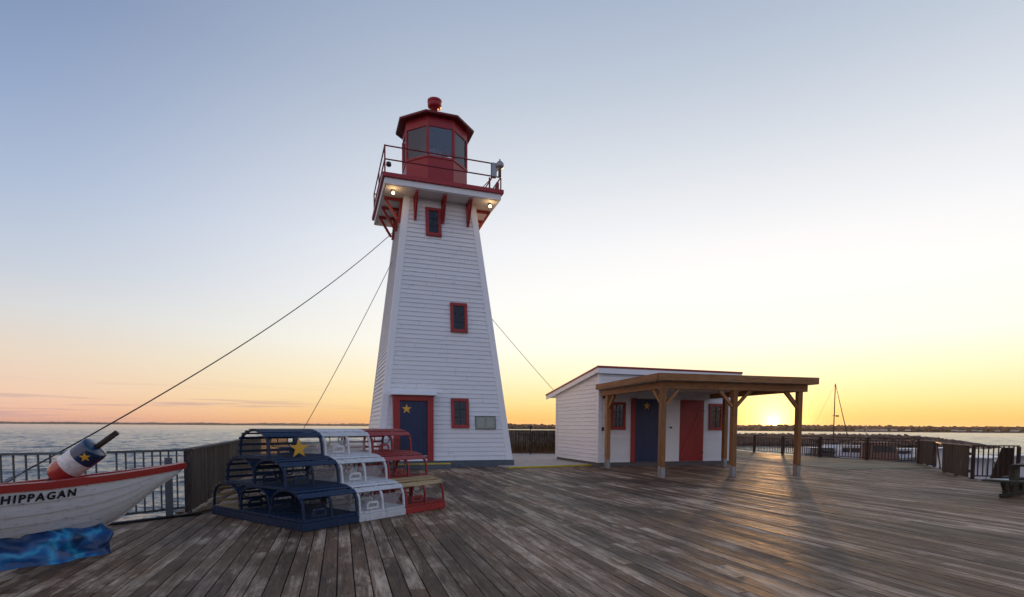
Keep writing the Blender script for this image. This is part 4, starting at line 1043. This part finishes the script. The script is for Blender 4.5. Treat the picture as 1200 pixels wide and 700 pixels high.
HWHT = painted('far_house_wall', (.55,.52,.48), .8, .15, None, 0, 1, 0); HROOF = painted('far_house_roof', (.08,.06,.055), .8, .3, None, 0, 1, 0)
random.seed(9)
hx = [1004,1009,1018,1023,1029,1034,1047,1063,1118,1123,1128,1141,1147,1168,1186,1190]
hp = None
for i, px in enumerate(hx):
    k = (px-600)/640; y = 830/(1+.16*k)-3; x = k*y; y = yr(x)-1; x = k*y
    if hp is None:
        hp = thing('far_house', 'tiny pale gabled house on the far shore below the dark woods', 'house', (0,0,0), 0, 'houses on the far shore')
        bx('wall', HWHT, hp, -3.2,3.2,-3,3,0,2.3)
        m = MB(); m.prism([(-3.5,2.3),(3.5,2.3),(0,3.9)], -3.3, 3.3); m.build('roof', HROOF, hp); h_ = hp
    else: h_ = copy_tree(hp)
    h_.location = (x, y, WL+random.uniform(.9,1.6)); h_.rotation_euler[2] = random.uniform(-.5,.5); s_ = random.uniform(.6,1.15); h_.scale = (s_*1.1,s_,s_*.8)

# ------------------------------------------------------------------ boats in the harbour
HULLW = painted('boat_hull_white', (.55,.57,.60), .35, .08, None, 0, 2, .03)
HULLD = painted('boat_hull_dark', (.05,.06,.08), .35, .1, None, 0, 2, .03)
CABR = painted('boat_cabin_brown', (.16,.075,.05), .5, .15, None, 0, 2, .03)
def hull_mesh(L, B, H, sheer=.35):
    m = MB(); secs = []; N = 12
    for i in range(N+1):
        t = i/N; x = L*(t-.5); b = B/2*(1-max(0,(t-.45)/.55)**2.2)*(.88+.12*min(1,t*3)); zt = H+sheer*max(0,(t-.4)/.6)**2
        secs.append([(x+.25*(t>.9)*(t-.9)*10, y*b, zz) for y, zz in ((-1,zt),(-.92,H*.35),(-.45,0),(0,-.12),(.45,0),(.92,H*.35),(1,zt))])
    vs = [p for s_ in secs for p in s_]; fs = []
    for i in range(N):
        for j in range(6): fs.append((i*7+j,i*7+j+1,(i+1)*7+j+1,(i+1)*7+j))
    for i in range(N): fs.append((i*7,(i+1)*7,(i+1)*7+6,i*7+6))
    fs.append(tuple(range(7))); m.add(vs, fs); return m
def motorboat(x, y, rz, label, hm_, cm, L=7.5, H=1.2, cab=(-.8,1.6,1.5), mast=0):
    t = thing('motorboat', label, 'boat', (x, y, WL-.25), rz, 'boats moored in the harbour')
    h_ = hull_mesh(L, L*.33, H).build('hull', hm_, t)
    x0, x1, ch = cab; b = L*.33*.34; zb = H-.02
    m = MB(); m.hexa([(x0,-b,zb),(x1+.5,-b*.9,zb),(x1+.5,b*.9,zb),(x0,b,zb),(x0,-b*.9,zb+ch),(x1,-b*.8,zb+ch),(x1,b*.8,zb+ch),(x0,b*.9,zb+ch)]); c_ = m.build('cabin', cm, t, bevel=.04)
    m = MB()
    for sy in (-1, 1): m.hexa([(x0+.2,sy*(b*.96)+sy*.0,zb+ch*.5),(x1+.05,sy*b*.87,zb+ch*.5),(x1+.05,sy*b*.87+sy*.02,zb+ch*.5),(x0+.2,sy*b*.96+sy*.02,zb+ch*.5),(x0+.2,sy*b*.915,zb+ch*.85),(x1-.1,sy*b*.82,zb+ch*.85),(x1-.1,sy*b*.82+sy*.02,zb+ch*.85),(x0+.2,sy*b*.915+sy*.02,zb+ch*.85)])
    m.build('window', DARK, c_)
    m = MB(); m.box(x0-.9,x1+.15,-b,b,zb+ch+.002,zb+ch+.06); m.build('cabin_roof', cm, t, bevel=.02)
    m = MB()
    for sy in (-1, 1): m.tube([(x0-.85,sy*b*.9,zb),(x0-.85,sy*b*.9,zb+ch)], .03, 6)
    m.build('roof_support', GALV, t)
    m = MB(); m.tube([(L*.49,0,H+.9)]+[(L*(.45-.07*k),-(L*.165)*(.35+.12*k if k < 5 else .9),H+.75-.06*k) for k in range(5)], .02, 6); m.tube([(L*.49,0,H+.9),(L*.49,0,H+.3)], .02, 6); m.build('bow_rail', GALV, t)
    if mast: m = MB(); m.tube([(x0,0,zb+ch),(x0,0,zb+ch+mast)], .03, 6); m.build('antenna', GALV, t)
    return t
def at_px(px, d): return ((px-600)/640*d, d)
motorboat(*at_px(962, 52), R(12), 'small dark motorboat lowest on the left behind the far railing', HULLD, HULLD, 6.5, .95, (-.6,1.0,.9))
motorboat(*at_px(1000, 50), R(160), 'dark hulled motorboat moored beside the sailboat mast', HULLD, HULLW, 6, 1.0, (-.8,1.0,1.15))
motorboat(*at_px(1030, 46), R(5), 'motorboat with reddish brown cabin behind the far railing', HULLD, CABR, 6.5, 1.0, (-1.2,1.0,1.55), 1.5)
motorboat(*at_px(1062, 48), R(172), 'low white boat behind the end of the far railing', HULLW, HULLW, 5.5, 1.15, (-.3,.9,.8))
motorboat(*at_px(1104, 38), R(20), 'white boat seen through the gap between the brown fence panels', HULLW, HULLW, 6, 1.2, (-.6,1.2,1.2))
motorboat(*at_px(1150, 27), R(35), 'white and blue boat seen through the short railing by the picnic table', HULLW, HULLW, 6.5, 1.25, (-.8,1.4,1.1))
motorboat(*at_px(1205, 30), R(10), 'white boat beyond the right end of the fence', HULLW, HULLW, 6, 1.2, (-.8,1.4,1.1))
sb = thing('sailboat', 'white sailboat with tall bare mast moored in front of the breakwater', 'sailboat', (*at_px(980, 74), WL-.25), R(-8))
hull_mesh(8.5, 2.6, 1.15).build('hull', HULLW, sb)
m = MB(); m.hexa([(-1.6,-.8,1.12),(1.8,-.6,1.12),(1.8,.6,1.12),(-1.6,.8,1.12),(-1.5,-.65,1.5),(1.4,-.5,1.5),(1.4,.5,1.5),(-1.5,.65,1.5)]); m.build('cabin', HULLW, sb, bevel=.04)
m = MB(); m.tube([(-.4,0,1.4),(-.4,0,9.75)], [.085,.06], 8); ms = m.build('mast', DARK, sb)
m = MB(); m.tube([(-.4,-.75,5.4),(-.4,0,5.5),(-.4,.75,5.4)], .03, 6); m.box(-.2,.15,-.12,.12,5.3,5.5); m.build('spreader', DARK, ms)
m = MB(); m.tube([(-.4,0,2.3),(-3.6,0,2.2)], .05, 8); m.build('boom', DARK, sb)
m = MB(); m.tube([(-.38,0,9.7),(1.35,0,2.8)], [.03,.07], 6); m.tube([(1.35,0,2.8),(1.5,0,1.5)], .03, 6); m.build('furled_jib', DARK, sb)
m = MB(); m.tube([(-.4,0,9.7),(-4.1,0,1.2)], .012, 5); m.build('backstay', GALV, sb)
dkk = thing('floating_dock', 'low grey floating dock between the moored boats', 'dock', (*at_px(1000, 44), WL), R(-14))
bx('dock_planks', SHEDSK, dkk, -16, 22, -.8, .8, .1, .4)

# ------------------------------------------------------------------ haze over the bay
hz = MB(); hz.box(-5600, 5600, -700, 4300, WL-3, 17.5)
hm = bpy.data.materials.new('haze'); hm.use_nodes = True; hn = hm.node_tree.nodes; hn.remove(hn['Principled BSDF'])
pv = hn.new('ShaderNodeVolumePrincipled'); pv.inputs['Density'].default_value = .00008; pv.inputs['Color'].default_value = (.9,.85,.82,1); pv.inputs['Anisotropy'].default_value = .6
hm.node_tree.links.new(pv.outputs[0], hn['Material Output'].inputs['Volume'])
ho = hz.build('haze', hm); tag(ho, 'thin evening haze lying over the bay', 'haze', kind='stuff')
